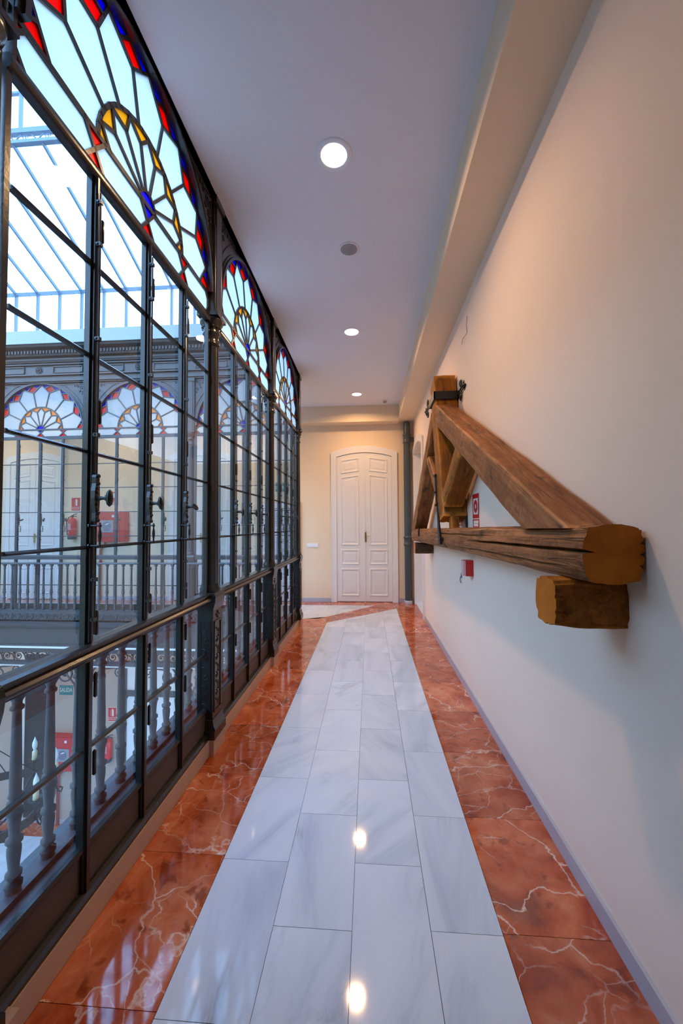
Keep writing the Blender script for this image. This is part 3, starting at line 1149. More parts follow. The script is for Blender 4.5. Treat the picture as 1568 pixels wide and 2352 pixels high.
# ------------------------------------------------------------------ courtyard mouldings
X0, X1 = XL, XF + 0.02
ent = MB()
ent.box(X0, X1, YF - 0.24, YF - 0.02, 0.10, 0.225)           # ledge the balusters stand on
ent.box(X0, X1, YF - 0.26, YF - 0.02, 0.060, 0.072)
ent.extrude_x([(YF - 0.02, 0.06), (YF - 0.30, 0.06), (YF - 0.26, 0.0), (YF - 0.22, -0.04), (YF - 0.02, -0.04)], X0, X1)
ent.box(X0, X1, YF - 0.19, YF - 0.02, -0.30, -0.04)
ent.box(X0, X1, YF - 0.21, YF - 0.02, -0.325, -0.30)
ent.box(X0, X1, YF - 0.19, YF - 0.02, -0.43, -0.355)
ent.box(X0, X1, YF - 0.16, YF - 0.04, -0.635, -0.600)
ent.build('trim_5', M_IRON2, kind='structure')
MB().box(X0, X1, YF - 0.215, YF - 0.02, -0.355, -0.325).build('trim_6', M_WHITE, kind='structure')
MB().box(X0, X1, YF - 0.14, YF - 0.05, -0.665, -0.635).build('trim_7', M_WHITE, kind='structure')
# scroll friezes (cast lace, hundreds of little curls)
lace = MB()
x = X0 + 0.05
i = 0
while x < X1 - 0.05:
    pts = spiral(x, 0.147, 0.052, 0.012, 0.0 if i % 2 else PI, 1.3 * (1 if i % 2 else -1), 10)
    lace.tube([(p[0], YF - 0.245, p[1]) for p in pts], 0.0065, 4)
    lace.tube([(x + 0.028, YF - 0.245, 0.10), (x + 0.05, YF - 0.245, 0.147), (x + 0.028, YF - 0.245, 0.20)], 0.006, 4)
    lace.sphere((x + 0.058, YF - 0.245, 0.19), 0.010, 5)
    lace.sphere((x + 0.058, YF - 0.245, 0.10), 0.010, 5)
    x += 0.116
    i += 1
lo = lace.build('trim_8', M_IRON2, kind='structure')
lace = MB()
x = X0 + 0.1
i = 0
while x < X1 - 0.1:
    s_ = 1 if i % 2 else -1
    pts = spiral(x, -0.515, 0.078, 0.014, PI * 0.5 * s_, 1.5 * s_, 16)
    lace.tube([(p[0], YF - 0.10, p[1]) for p in pts], [0.011 - 0.0004 * k for k in range(17)], 5)
    lace.tube([(x + 0.05 * s_, YF - 0.10, -0.44), (x + 0.10, YF - 0.10, -0.50), (x + 0.13, YF - 0.10, -0.59)], 0.010, 5)
    lace.sphere((x, YF - 0.10, -0.515), 0.020, 6)
    lace.sphere((x + 0.12, YF - 0.10, -0.47), 0.018, 6)
    x += 0.20
    i += 1
lace.build('trim_9', M_IRON2, kind='structure')
# the bracket scrolls that hang lower beside the far left column
for bx in (-6.35, -4.61, -2.88):
    br = MB()
    for s_ in (-1, 1):
        pts = spiral(bx + s_ * 0.30, -0.80, 0.15, 0.02, PI / 2, 1.6 * s_, 20)
        br.tube([(p[0], YF - 0.10, p[1]) for p in pts], [0.016 - 0.0004 * k for k in range(21)], 6)
        pts = spiral(bx + s_ * 0.62, -0.74, 0.08, 0.015, -PI / 2, -1.4 * s_, 14)
        br.tube([(p[0], YF - 0.10, p[1]) for p in pts], 0.011, 6)
        br.tube([(bx + s_ * 0.08, YF - 0.10, -1.15), (bx + s_ * 0.13, YF - 0.10, -0.95), (bx + s_ * 0.35, YF - 0.10, -0.70), (bx + s_ * 0.70, YF - 0.10, -0.66)], 0.014, 6)
        br.sphere((bx + s_ * 0.30, YF - 0.10, -0.80), 0.03, 8)
    br.build('trim_10', M_IRON2, kind='structure')
# upper entablature
up_ = MB()
up_.box(X0, X1, YF - 0.06, YF + 0.10, ZC, 4.75)
up_.box(X0, X1, YF - 0.085, YF, 3.99, 4.01)
up_.box(X0, X1, YF - 0.10, YF, 4.085, 4.105)
up_.box(X0, X1, YF - 0.10, YF, 4.262, 4.278)
up_.extrude_x([(YF, 4.30), (YF - 0.09, 4.30), (YF - 0.12, 4.335), (YF - 0.12, 4.345), (YF, 4.345)], X0, X1)
up_.extrude_x([(YF, 4.40), (YF - 0.12, 4.40), (YF - 0.14, 4.42), (YF - 0.14, 4.49), (YF - 0.24, 4.50), (YF - 0.26, 4.53), (YF, 4.53)], X0, X1)
up_.build('trim_11', M_IRON2, kind='structure')
M_FASC = principled('pale_blue_fascia', (0.33, 0.38, 0.43), 0.5)
MB().box(X0, X1, YF - 0.27, YF + 0.10, 4.53, 4.75).box(X0, X1, YF - 0.29, YF - 0.02, 4.53, 4.552).build('trim_12', M_FASC, kind='structure')
den = MB()
x = X0 + 0.03
while x < X1:
    den.box(x, x + 0.03, YF - 0.165, YF - 0.13, 4.425, 4.475)
    x += 0.055
den.build('trim_13', M_IRON2, kind='structure')
pan = MB()
for k in range(4):
    xc = XF - PITCH_F * (k + 0.5)
    for s_ in (-1, 1):
        a, b_ = xc + s_ * 0.26, xc + s_ * (PITCH_F / 2 - 0.10)
        a, b_ = min(a, b_), max(a, b_)
        for p, q in (((a, 4.135), (b_, 4.135)), ((b_, 4.135), (b_, 4.235)), ((b_, 4.235), (a, 4.235)), ((a, 4.235), (a, 4.135))):
            pan.strip(p, q, 0.014, YF - 0.078, YF - 0.055)
    for i in range(8):
        a = 2 * PI * i / 8
        pan.sphere((xc + 0.035 * math.cos(a), YF - 0.062, 4.185 + 0.035 * math.sin(a)), 0.018, 6)
    pan.sphere((xc, YF - 0.07, 4.185), 0.02, 6)
    pan.tube([(xc + 0.062 * math.cos(2 * PI * i / 16), YF - 0.062, 4.185 + 0.062 * math.sin(2 * PI * i / 16)) for i in range(16)], 0.007, 5, closed=True)
pan.build('trim_14', M_IRON2, kind='structure')
# courtyard face of the corridor: ledge and beam outside the near bays, wall over them
nl = MB()
nl.box(XF - 0.26, XF - 0.05, YB, YF - 0.2, 0.05, 0.225)
nl.box(XF - 0.22, XF - 0.03, YB, YF - 0.2, -0.43, 0.05)
nl.build('trim_15', M_IRON2, kind='structure')
MB().box(XF - 0.08, XF + 0.06, YB, YF - 0.06, ZC + 0.0, 5.53).build('wall_court', M_IRON2, kind='structure')

# ------------------------------------------------------------------ glass roof of the courtyard
roof = setting('roof')
EAVE_Z, RIDGE_Y, RIDGE_Z = 5.53, 4.40, 6.36
BARX = []
x = -1.27
while x > XL:
    BARX.append(x)
    x -= 0.392
M_RBAR = principled('pale_blue_bars', (0.16, 0.24, 0.33), 0.5)
bar_me = MB().box(-0.016, 0.016, YF - 0.02, YF + 0.02, 4.75, EAVE_Z).mesh('clerestory_bar', [M_RBAR])
ang = math.atan2(RIDGE_Z - EAVE_Z, YF - RIDGE_Y)
slen = math.hypot(RIDGE_Z - EAVE_Z, YF - RIDGE_Y)
sl_me = MB().box(-0.013, 0.013, 0.0, slen, -0.025, 0.02).mesh('sloping_bar', [M_RBAR])
br_me = MB().tube([(0, 0.0, -0.02), (0, -0.17, -0.13)], 0.012, 4).mesh('eave_bracket', [M_RBAR])
wpx = 0.392
cl_pane = MB().prism([(0, 0), (wpx, 0), (wpx, EAVE_Z - 4.75), (0, EAVE_Z - 4.75)], -0.003, 0.003, 1, 0, 1).mesh('clerestory_pane', [M_ROOFGLASS, M_CLEAR])
sl = MB().box(0, wpx, 0.0, slen, -0.003, 0.003, 1)
sl.m[1] = 0
sl_pane = sl.mesh('roof_pane', [M_ROOFGLASS, M_CLEAR], fix=False)
ln_pane = MB().prism([(0, 0), (wpx, 0), (wpx, 0.46), (0, 0.46)], -0.003, 0.003, 1, 0, 1).mesh('lantern_pane', [M_ROOFGLASS, M_CLEAR])
ln_bar = MB().box(-0.016, 0.016, -0.016, 0.016, 0, 0.96).mesh('lantern_bar', [M_RBAR])
for i, x in enumerate(BARX):
    link('clerestory_bar', bar_me, roof, (x, 0, 0))
    link('sloping_bar', sl_me, roof, (x, YF, EAVE_Z), (ang, 0, PI))
for x in BARX:
    link('eave_bracket', br_me, roof, (x, YF - 0.0, EAVE_Z))
    if x - wpx > XL - 0.2:
        link('clerestory_pane', cl_pane, roof, (x - wpx, YF, 4.75))
        link('roof_pane', sl_pane, roof, (x, YF, EAVE_Z), (ang, 0, PI))
        link('lantern_bar', ln_bar, roof, (x + 0.10, RIDGE_Y, 6.52))
        link('lantern_pane', ln_pane, roof, (x + 0.10 - wpx, RIDGE_Y, 6.54))
        link('lantern_pane', ln_pane, roof, (x + 0.10 - wpx, RIDGE_Y, 7.02))
eb = MB().box(XL, XF, YF - 0.03, YF + 0.03, EAVE_Z - 0.018, EAVE_Z + 0.018).build('eave_beam', M_RBAR, roof)
rb = MB()
rb.box(XL, XF, RIDGE_Y - 0.03, RIDGE_Y + 0.03, RIDGE_Z - 0.02, RIDGE_Z + 0.02)
rb.box(XL, XF, RIDGE_Y - 0.03, RIDGE_Y + 0.03, 6.47, 6.53)
x = XF - 0.1
while x > XL:
    pts = spiral(x, 6.425, 0.040, 0.010, 0, 1.2, 10)
    rb.tube([(p[0], RIDGE_Y, p[1]) for p in pts], 0.007, 4)
    rb.tube([(x - 0.05, RIDGE_Y, 6.47), (x - 0.13, RIDGE_Y, 6.39), (x - 0.22, RIDGE_Y, 6.47)], 0.010, 4)
    x -= 0.30
rb.build('ridge_beam', M_RBAR, roof)
MB().box(XL, XF, RIDGE_Y - 0.018, RIDGE_Y + 0.018, 6.995, 7.022).box(XL, XF, RIDGE_Y - 0.03, RIDGE_Y + 0.03, 7.47, 7.53).build('lantern_rail', M_RBAR, roof)
# the roof goes on towards and beyond the camera
top_me = MB().box(-0.016, 0.016, -0.5, RIDGE_Y, 7.49, 7.53).mesh('lantern_roof_bar', [M_RBAR])
tp = MB().box(0, wpx, -0.5, RIDGE_Y, 7.505, 7.511, 1)
tp.m[1] = 0
tp_me = tp.mesh('lantern_roof_pane', [M_ROOFGLASS, M_CLEAR], fix=False)
for x in BARX:
    link('lantern_roof_bar', top_me, roof, (x + 0.10, 0, 0))
    if x - wpx > XL - 0.2:
        link('lantern_roof_pane', tp_me, roof, (x + 0.10 - wpx, 0, 0))

# courtyard walls that close the volume, floor and gallery below
MB().box(XL - 0.2, XL, YB - 1.0, YE + 0.25, ZLOW, 4.75).build('wall_left', M_WALL, kind='structure')
MB().box(XL, XF - 0.2, YB - 1.2, YB - 1.0, ZLOW, 4.75).build('wall_behind', M_WALL, kind='structure')
MB().box(XL, XW, YE, YE + 0.25, ZLOW, -0.30).build('wall_lower', plaster('dimmed_plaster', (0.50, 0.385, 0.32)), kind='structure')  # wall colour darkened in place of the lower gallery's dim light
MB().box(XF - 0.1, XF, YB, YF, ZLOW, -0.43).build('wall_lower_side', M_WALL, kind='structure')
MB().box(XL, XW, YB - 1.0, YE, ZLOW - 0.2, ZLOW - 0.02).build('floor_lower', M_GROUT, kind='structure')
fl = bpy.data.objects['floor_lower']
x = XF
while x > XL:
    tile('red_marble_tile', rect(max(x - 0.6, XL), x, YE - 0.36, YE), M_RM, fl, ZLOW)
    y = YE - 0.36
    while y > YB - 0.6:
        for hx in (0, 0.3):
            if y > 3.0:
                tile('white_marble_tile', rect(x - hx - 0.3, x - hx, y - 0.6, y), M_WM, fl, ZLOW)
        y -= 0.6
    x -= 0.6
tile('white_marble_tile', rect(XL, XF, YB - 1.0, 3.256), M_WM, fl, ZLOW)
MB().box(XL, XF, YE - 0.016, YE, ZLOW, ZLOW + 0.09).build('baseboard_lower', M_BASE, kind='structure')
ls = MB()
for bx in (-6.35, -4.61, -2.88, -1.2):
    ls.lathe([(0.10, ZLOW), (0.10, ZLOW + 0.25), (0.075, ZLOW + 0.3), (0.065, ZLOW + 1.0), (0.055, -1.15), (0.09, -1.08), (0.09, -1.02), (0.06, -0.98), (0.06, -0.66)], 14, (bx, YF - 0.1, 0))
    ls.build('trim_16', M_IRON2, kind='structure')
    ls = MB()


# ------------------------------------------------------------------ panelled double doors
def arch_top(u, hw, zc_, rise):
    return zc_ + rise * (1 - (u / hw) ** 2)


def double_door(name, label, loc, rotz, hw=0.68, leafw=0.565, zt=3.075, rise=0.135, zl=2.985, riseL=0.085, handle=True):
    """local x along the wall, +y out of the wall towards the room"""
    d = setting(name, loc, rotz, label)
    fr = MB()
    N = 16
    for i in range(N):
        a, b_ = -hw + 2 * hw * i / N, -hw + 2 * hw * (i + 1) / N
        ia, ib = a * leafw / hw, b_ * leafw / hw
        q4 = [(ia, arch_top(ia, leafw, zl, riseL)), (ib, arch_top(ib, leafw, zl, riseL)), (b_, arch_top(b_, hw, zt, rise)), (a, arch_top(a, hw, zt, rise))]
        fr.prism(q4, 0.0, 0.035)
    for s_ in (-1, 1):
        a, b_ = sorted((s_ * leafw, s_ * hw))
        fr.prism([(a, 0), (b_, 0), (b_, zt if s_ > 0 else zl), (a, zl if s_ > 0 else zt)], 0.0, 0.035)
        a, b_ = sorted((s_ * (hw - 0.018), s_ * hw))
        fr.box(a, b_, 0.035, 0.042, 0, zt)
    fr.build('frame', M_WHITE, d)
    bk = MB().prism([(-leafw, 0), (leafw, 0), (leafw, zl), (0, zl + riseL), (-leafw, zl)], 0.0006, 0.0016)
    bk.build('door_gap', M_INK, d)
    for s_ in (-1, 1):
        g = 0.0025
        x0, x1 = g, leafw - g
        def zz(u):
            return arch_top(u, leafw, zl, riseL) - 0.008
        pts = [(s_ * x0, 0.012), (s_ * x1, 0.012)] + [(s_ * (x1 + (x0 - x1) * k / 6), zz(x1 + (x0 - x1) * k / 6)) for k in range(7)]
        leaf = MB().prism(pts, 0.002, 0.016)
        if s_ < 0:
            leaf.box(-0.022, 0.004, 0.016, 0.026, 0.012, zl + riseL - 0.012)
        lf = leaf.build('leaf', M_WHITE, d)
        a, b_ = 0.105, leafw - 0.085
        for (z0, z1, sl0, sl1) in ((0.125, 0.68, 0, 0), (0.765, 1.07, 0, 0), (1.16, 2.56, 0, 0.045), (2.635, 2.915, 0.045, 0.05)):
            q4 = [(a, z0 + sl0), (b_, z0), (b_, z1), (a, z1 + sl1)]
            cx = sum(p[0] for p in q4) / 4
            cz = sum(p[1] for p in q4) / 4
            m_ = MB()
            def inset(k):
                out = []
                for p in q4:
                    out.append((p[0] + math.copysign(k, cx - p[0]), p[1] + math.copysign(k, cz - p[1])))
                return out
            rings = [(inset(0.0), 0.016), (inset(0.006), 0.028), (inset(0.016), 0.030), (inset(0.030), 0.019), (inset(0.040), 0.017)]
            vs = []
            for rp, yy in rings:
                vs += [(s_ * p[0], yy, p[1]) for p in rp]
            fs = []
            for r in range(len(rings) - 1):
                for k in range(4):
                    fs.append((r * 4 + k, r * 4 + (k + 1) % 4, (r + 1) * 4 + (k + 1) % 4, (r + 1) * 4 + k))
            m_.add(vs, fs)
            fi = inset(0.075)
            fo = inset(0.062)
            vs = [(s_ * p[0], 0.016, p[1]) for p in fo] + [(s_ * p[0], 0.021, p[1]) for p in fi]
            m_.add(vs, [(0, 1, 5, 4), (1, 2, 6, 5), (2, 3, 7, 6), (3, 0, 4, 7), (4, 5, 6, 7)])
            m_.build('panel_moulding', M_WHITE, lf, fix=False)
    if handle:
        hb = MB()
        hs = -1
        hb.prism([(hs * a_, b_2) for a_, b_2 in [(0.012, 1.225), (0.042, 1.225), (0.046, 1.26), (0.042, 1.29), (0.046, 1.33), (0.042, 1.40), (0.036, 1.43), (0.018, 1.43), (0.010, 1.40), (0.008, 1.33), (0.012, 1.29), (0.008, 1.26)]], 0.026, 0.032)
        hb.tube([(-0.027, 0.03, 1.335), (-0.027, 0.065, 1.335), (-0.075, 0.07, 1.345), (-0.115, 0.068, 1.335)], 0.006, 6)
        hb.build('handle', M_BRASS, d)
    return d


double_door('door_1', 'white arched double door with raised panels in the cream end wall', (-0.105, YE, 0), PI)
double_door('door_2', 'white arched double door across the courtyard, behind the far iron column', (-3.58, YE, 0), PI)
double_door('door_3', 'white arched double door across the courtyard, furthest left', (-7.31, YE, 0), PI)
# recessed arched doorway in the right wall
d4 = setting('door_4', (XW, (DOOR_Y0 + DOOR_Y1) / 2, 0), PI / 2, 'white arched doorway at the far end of the right wall')
hwo = (DOOR_Y1 - DOOR_Y0) / 2
fr = MB()
for i in range(16):
    a, b_ = -1 + 2 * i / 16, -1 + 2 * (i + 1) / 16
    ho = hwo + 0.115
    fr.prism([(a * hwo, DOOR_Z + 0.12 * math.cos(a * PI / 2)), (b_ * hwo, DOOR_Z + 0.12 * math.cos(b_ * PI / 2)), (b_ * ho, DOOR_Z + 0.09 + 0.16 * math.cos(b_ * PI / 2)), (a * ho, DOOR_Z + 0.09 + 0.16 * math.cos(a * PI / 2))], 0.0, 0.03)
for s_ in (-1, 1):
    a, b_ = sorted((s_ * hwo, s_ * (hwo + 0.115)))
    fr.box(a, b_, 0, 0.03, 0, DOOR_Z + (0.0))
    fr.prism([(s_ * hwo, DOOR_Z), (s_ * (hwo + 0.115), DOOR_Z), (s_ * (hwo + 0.115), DOOR_Z + 0.09)], 0, 0.03)
    fr.box(*sorted((s_ * (hwo - 0.012), s_ * hwo)), -0.24, 0.0, 0, DOOR_Z)
fr.build('frame', M_WHITE, d4)
lf = MB().box(-hwo + 0.012, hwo - 0.012, -0.25, -0.21, 0.02, DOOR_Z + 0.13).build('leaf', M_WHITE, d4)
pm = MB()
for z0, z1 in ((0.15, 0.75), (0.9, 2.7)):
    for x0, x1 in ((-hwo + 0.1, -0.06), (0.06, hwo - 0.1)):
        for p, q in (((x0, z0), (x1, z0)), ((x1, z0), (x1, z1)), ((x1, z1), (x0, z1)), ((x0, z1), (x0, z0))):
            pm.strip(p, q, 0.03, -0.212, -0.198)
pm.build('panel_moulding', M_WHITE, lf)
hg = MB()
for z in (0.35, 1.4, 2.62):
    hg.lathe([(0.009, z - 0.06), (0.009, z + 0.06)], 8, (hwo - 0.02, -0.195, 0))
hg.build('hinge', M_BRASS, d4)
MB().box(-hwo, hwo, -0.28, 0.0, -0.015, 0.004).build('threshold', M_WM, d4)


# ------------------------------------------------------------------ roof truss on the right wall
def beam(name, A, B, w, h, mats, parent, seed=0, amp=0.006, nseg=36, nring=12, waney=0.0, taper=(1, 1), cracks=(), chamf=0.006, cut=None, endamp=1.0):
    """hewn timber from A to B: w across (towards the wall), h in the truss plane; own local y axis runs along the timber"""
    A, B = Vector(A), Vector(B)
    L = (B - A).length
    yv = (B - A).normalized()
    zv = Vector((1, 0, 0)).cross(yv)
    if zv.z < 0 or (abs(zv.z) < 1e-6 and zv.y < 0):
        zv = -zv
    xv = yv.cross(zv)
    # outline of the section, counter-clockwise, nring points per side
    prof = []
    for s_ in range(4):
        for k in range(nring):
            t = k / nring
            e = {0: (-1 + 2 * t, -1), 1: (1, -1 + 2 * t), 2: (1 - 2 * t, 1), 3: (-1, 1 - 2 * t)}[s_]
            prof.append(e)
    n = len(prof)
    vs = []
    for i in range(nseg + 1):
        t = i / nseg
        y = t * L
        tp_ = taper[0] + (taper[1] - taper[0]) * t
        for j, (ex, ez) in enumerate(prof):
            px, pz = ex * w / 2, ez * h / 2 * tp_
            # eased arris
            cxx, czz = w / 2 - abs(px), h / 2 * tp_ - abs(pz)
            if cxx < chamf and czz < chamf:
                k = (chamf - max(cxx, czz)) * 0.55
                px -= math.copysign(k, px)
                pz -= math.copysign(k, pz)
            nv = noise.noise_vector(Vector((px * 7 + seed, y * 4.0, pz * 7 + seed * 2.3))) * amp
            nv += noise.noise_vector(Vector((px * 22 + seed, y * 13.0, pz * 22))) * amp * 0.35
            # corners lost to the round of the tree
            if waney:
                cor = min(1.0, max(0.0, abs(ex) + abs(ez) - 1.25) / 0.75)
                wv = (0.5 + 0.5 * noise.noise(Vector((seed + ex * 2, y * 1.4, ez * 2)))) * waney * cor
                px -= ex * wv
                pz -= ez * wv
            for (jj, wd, dep, s0, s1) in cracks:
                dj = min(abs(j - jj), n - abs(j - jj))
                if dj <= wd and s0 <= t <= s1:
                    f = (1 - dj / (wd + 1.0)) * dep * min(1, (s1 - t) / 0.08 + 0.15 if s1 < 1 else 1) * min(1, (t - s0) / 0.08 + 0.15 if s0 > 0 else 1)
                    px -= ex * f
                    pz -= ez * f
            vs.append((px + nv.x, y + (nv.y * 0.5 if 0 < i < nseg else noise.noise(Vector((px * 30, seed, pz * 30))) * 0.004 * endamp), pz + nv.z))
    if cut:
        # the end is sawn to sit on the timber below: slide what lies under the plane z = c0 + c1 * y along the axis
        c0, c1 = cut
        out = []
        for p in vs:
            w_ = A + xv * p[0] + yv * p[1] + zv * p[2]
            d_ = w_.z - (c0 + c1 * w_.y)
            k = yv.z - c1 * yv.y
            if d_ < 0:
                p = (p[0], p[1] - d_ / k, p[2])
            out.append(p)
        vs = out
    m = MB()
    fs = []
    for i in range(nseg):
        for j in range(n):
            fs.append((i * n + j, i * n + (j + 1) % n, (i + 1) * n + (j + 1) % n, (i + 1) * n + j))
    m.add(vs, fs, 0, False)
    for base in (0, nseg * n):
        ring = vs[base:base + n]
        cx = sum(p[0] for p in ring) / n
        cyy = sum(p[1] for p in ring) / n
        cz = sum(p[2] for p in ring) / n
        m.add(ring + [(cx, cyy, cz)], [(k, (k + 1) % n, n) for k in range(n)], 1)
    o = m.build(name, mats, parent)
    Mx = Matrix((xv, yv, zv)).transposed().to_4x4()
    Mx.translation = A
    o.matrix_local = Mx
    return o


truss = thing('roof_truss', 'old hewn timber king-post truss mounted as a sculpture on the right wall', 'roof truss')
WD = 0.197
XT = XW - WD / 2 - 0.004


def xc(y):
    """the truss stands slightly off the wall towards the far end"""
    return XT - max(0.0, (y - 1.36)) * 0.0125


def pt(y, z):
    return (xc(y), y, z)


MATS = [M_WOOD, M_END]
beam('tie_beam', pt(1.36, 1.472), pt(6.10, 1.415), WD, 0.200, MATS, truss, 3, 0.005, 90, 24, 0.028, (1, 0.95),
     cracks=((31, 0, 0.045, 0.0, 0.012), (36, 0, 0.050, 0.0, 0.014), (41, 0, 0.035, 0.0, 0.012), (27, 1, 0.012, 0.0, 0.02), (45, 1, 0.014, 0.0, 0.02), (83, 0, 0.040, 0.0, 0.30), (91, 0, 0.026, 0.03, 0.36), (78, 0, 0.012, 0.2, 0.6)), endamp=0.25)
CUT = (1.5600 + 0.012 * 1.36, -0.012)
beam('rafter', pt(1.15, 1.298), pt(4.03, 2.712), WD, 0.195, MATS, truss, 9, 0.005, 60, 16, 0.008, cut=CUT, cracks=((40, 0, 0.012, 0.35, 0.8), (37, 0, 0.010, 0.1, 0.5)))
beam('rafter', pt(6.25, 1.308), pt(4.22, 2.725), WD, 0.19, MATS, truss, 15, 0.005, 40, 12, 0.008, cut=CUT)
beam('king_post', (0.800, 3.80, 1.625), (0.790, 4.18, 3.085), 0.228, 0.245, [M_WOODO, M_END], truss, 21, 0.004, 40, 16, 0.006, (0.95, 1.12), cracks=((8, 0, 0.03, 0.72, 1.0), (5, 0, 0.018, 0.0, 0.2), (10, 0, 0.012, 0.0, 0.22)))
beam('strut', pt(3.72, 1.80), pt(3.10, 2.19), WD * 0.94, 0.155, [M_WOODO, M_END], truss, 27, 0.005, 18, 12, 0.012)
beam('strut', pt(3.99, 1.82), pt(4.62, 2.33), WD * 0.90, 0.135, [M_WOOD, M_END], truss, 33, 0.005, 18, 12, 0.012)
beam('tenon', (xc(3.72) + 0.015, 3.715, 1.50), (xc(3.78) + 0.015, 3.745, 1.66), WD * 0.42, 0.10, [M_WOODO, M_END], truss, 39, 0.003, 6, 6, 0.004)
# iron strap with scrolls round the head of the king post
yk, zk = 4.128, 2.885
stp = MB()
sx0, sx1 = 0.790 - 0.114 - 0.014, XW - 0.001
stp.box(sx0, sx1, yk - 0.172, yk - 0.160, zk - 0.040, zk + 0.040)
stp.box(sx0, sx1, yk + 0.160, yk + 0.172, zk - 0.040, zk + 0.040)
stp.box(sx0, sx0 + 0.012, yk - 0.172, yk + 0.172, zk - 0.040, zk + 0.040)
stp.box(sx1 - 0.010, sx1, yk - 0.172, yk + 0.172, zk - 0.040, zk + 0.040)
strap = stp.build('iron_strap', M_BLACK, truss)
for s_ in (-1, 1):
    sc_ = MB()
    y0 = yk + s_ * 0.170
    xx = sx1 - 0.012 if s_ < 0 else sx0 + 0.010
    for v in (-1, 1):
        sgn = -s_
        pts = [(y0, zk + v * 0.006)]
        for p in spiral(0, 0, 0.052, 0.014, -v * PI / 2, v * 1.15, 16):
            pts.append((y0 + s_ * (0.12 + p[0]), zk + v * 0.062 + p[1]))
        sc_.tube([(xx, p[0], p[1]) for p in pts], 0.0075, 6)
        sc_.tube([(xx, y0, zk + v * 0.006), (xx, y0 + s_ * 0.13, zk + v * 0.018), (xx, y0 + s_ * 0.25, zk + v * 0.012)], 0.0075, 6)
    sc_.prism([(0, 0), (0, 0)], 0, 0) if False else None
    sc_.tube([(xx, y0 + s_ * 0.21, zk), (xx, y0 + s_ * 0.25, zk), (xx, y0 + s_ * 0.285, zk), (xx, y0 + s_ * 0.31, zk)], [0.008, 0.022, 0.012, 0.002], 6)
    sc_.tube([(xx, y0 + s_ * 0.26, zk - 0.045), (xx, y0 + s_ * 0.235, zk), (xx, y0 + s_ * 0.26, zk + 0.05)], [0.003, 0.014, 0.003], 6)
    sc_.build('iron_scroll', M_BLACK, strap)
# hanging stirrup iron on the face of the king post and the tie beam
sti = MB()
xa, xb = 0.795 - 0.114 - 0.012, xc(3.72) - WD / 2 - 0.014
sti.tube([(xa, 3.985, 2.07), (xa - 0.002, 3.93, 1.83), (xb, 3.865, 1.66)], 0.011, 6)
sti.tube([(xb, 3.865, 1.68), (xb - 0.002, 3.80, 1.52), (xb - 0.002, 3.745, 1.385)], [0.011, 0.017, 0.020], 6)
sti.sphere((xa, 3.985, 2.07), 0.020, 8)
sti.sphere((xa - 0.006, 3.945, 1.90), 0.017, 8)
sti.sphere((xa - 0.008, 3.905, 1.77), 0.017, 8)
sti.tube([(xb - 0.004, 3.77, 1.435), (xb - 0.004, 3.66, 1.435)], 0.012, 6)
sti.lathe([(0.022, 3.655), (0.022, 3.672)], 8, (xb - 0.004, 0, 1.435), 'y')
sti.build('iron_stirrup', M_BLACK, truss)
MB().tube([(xc(5.2) - WD / 2 - 0.004, 5.22, 1.52), (xc(5.2) - WD / 2 - 0.012, 5.24, 1.49), (xc(5.2) - WD / 2 - 0.006, 5.27, 1.42)], 0.012, 5).build('iron_staple', M_BLACK, truss)
MB().box(XW - 0.020, XW - 0.002, 3.69, 3.71, 1.50, 1.66).build('dark_strip', M_BLACK, truss)  # thin dark strip on the wall by the king post foot


# corbels that carry the truss, set into the wall
def corbel(label, y0, y1, z0, z1, x0, m_side, seed):
    t = thing('corbel', label, 'corbel', (0, 0, 0), 0, 'timber corbels under the truss')
    cyy, cz, w, h = (y0 + y1) / 2, (z0 + z1) / 2, y1 - y0, z1 - z0
    m = MB()
    prof = []
    nn = 12
    for s_ in range(4):
        for k in range(nn):
            q_ = k / nn
            prof.append({0: (-1 + 2 * q_, -1), 1: (1, -1 + 2 * q_), 2: (1 - 2 * q_, 1), 3: (-1, 1 - 2 * q_)}[s_])
    n = len(prof)
    vs = []
    K = 16
    for i in range(K + 1):
        x = x0 + (XW + 0.002 - x0) * i / K
        for j, (a, b_) in enumerate(prof):
            py, pz = a * w / 2, b_ * h / 2
            cor = max(0.0, abs(a) + abs(b_) - 1.2) / 0.8
            wv = cor * 0.022 * (0.6 + noise.noise(Vector((x * 3, a * 2 + seed, b_ * 2))))
            py -= a * wv
            pz -= b_ * wv
            nv = noise.noise_vector(Vector((x * 9, py * 14 + seed, pz * 14))) * 0.006
            if i < 3 and j in (nn * 3 + 4, nn * 3 + 8, 5):
                py *= 0.9
                pz *= 0.9
            vs.append((x + (nv.x if i else nv.x * 0.3), cyy + py + nv.y, cz + pz + nv.z))
    fs = []
    for i in range(K):
        for j in range(n):
            fs.append((i * n + j, i * n + (j + 1) % n, (i + 1) * n + (j + 1) % n, (i + 1) * n + j))
    m.add(vs, fs, 0)
    m.add(vs[:n] + [(x0 - 0.002, cyy, cz)], [(k, (k + 1) % n, n) for k in range(n)], 1)
    m.add(vs[-n:], [tuple(range(n))], 0)
    m.build('block', [m_side, M_END], t)
    return t


corbel('short round-edged timber corbel under the near end of the truss', 1.455, 1.625, 1.195, 1.375, 0.665, M_WOODO, 4)
corbel('dark timber corbel under the far end of the truss, beside the grey pipe', 5.64, 5.82, 1.155, 1.315, 0.655, M_DARKW, 8)

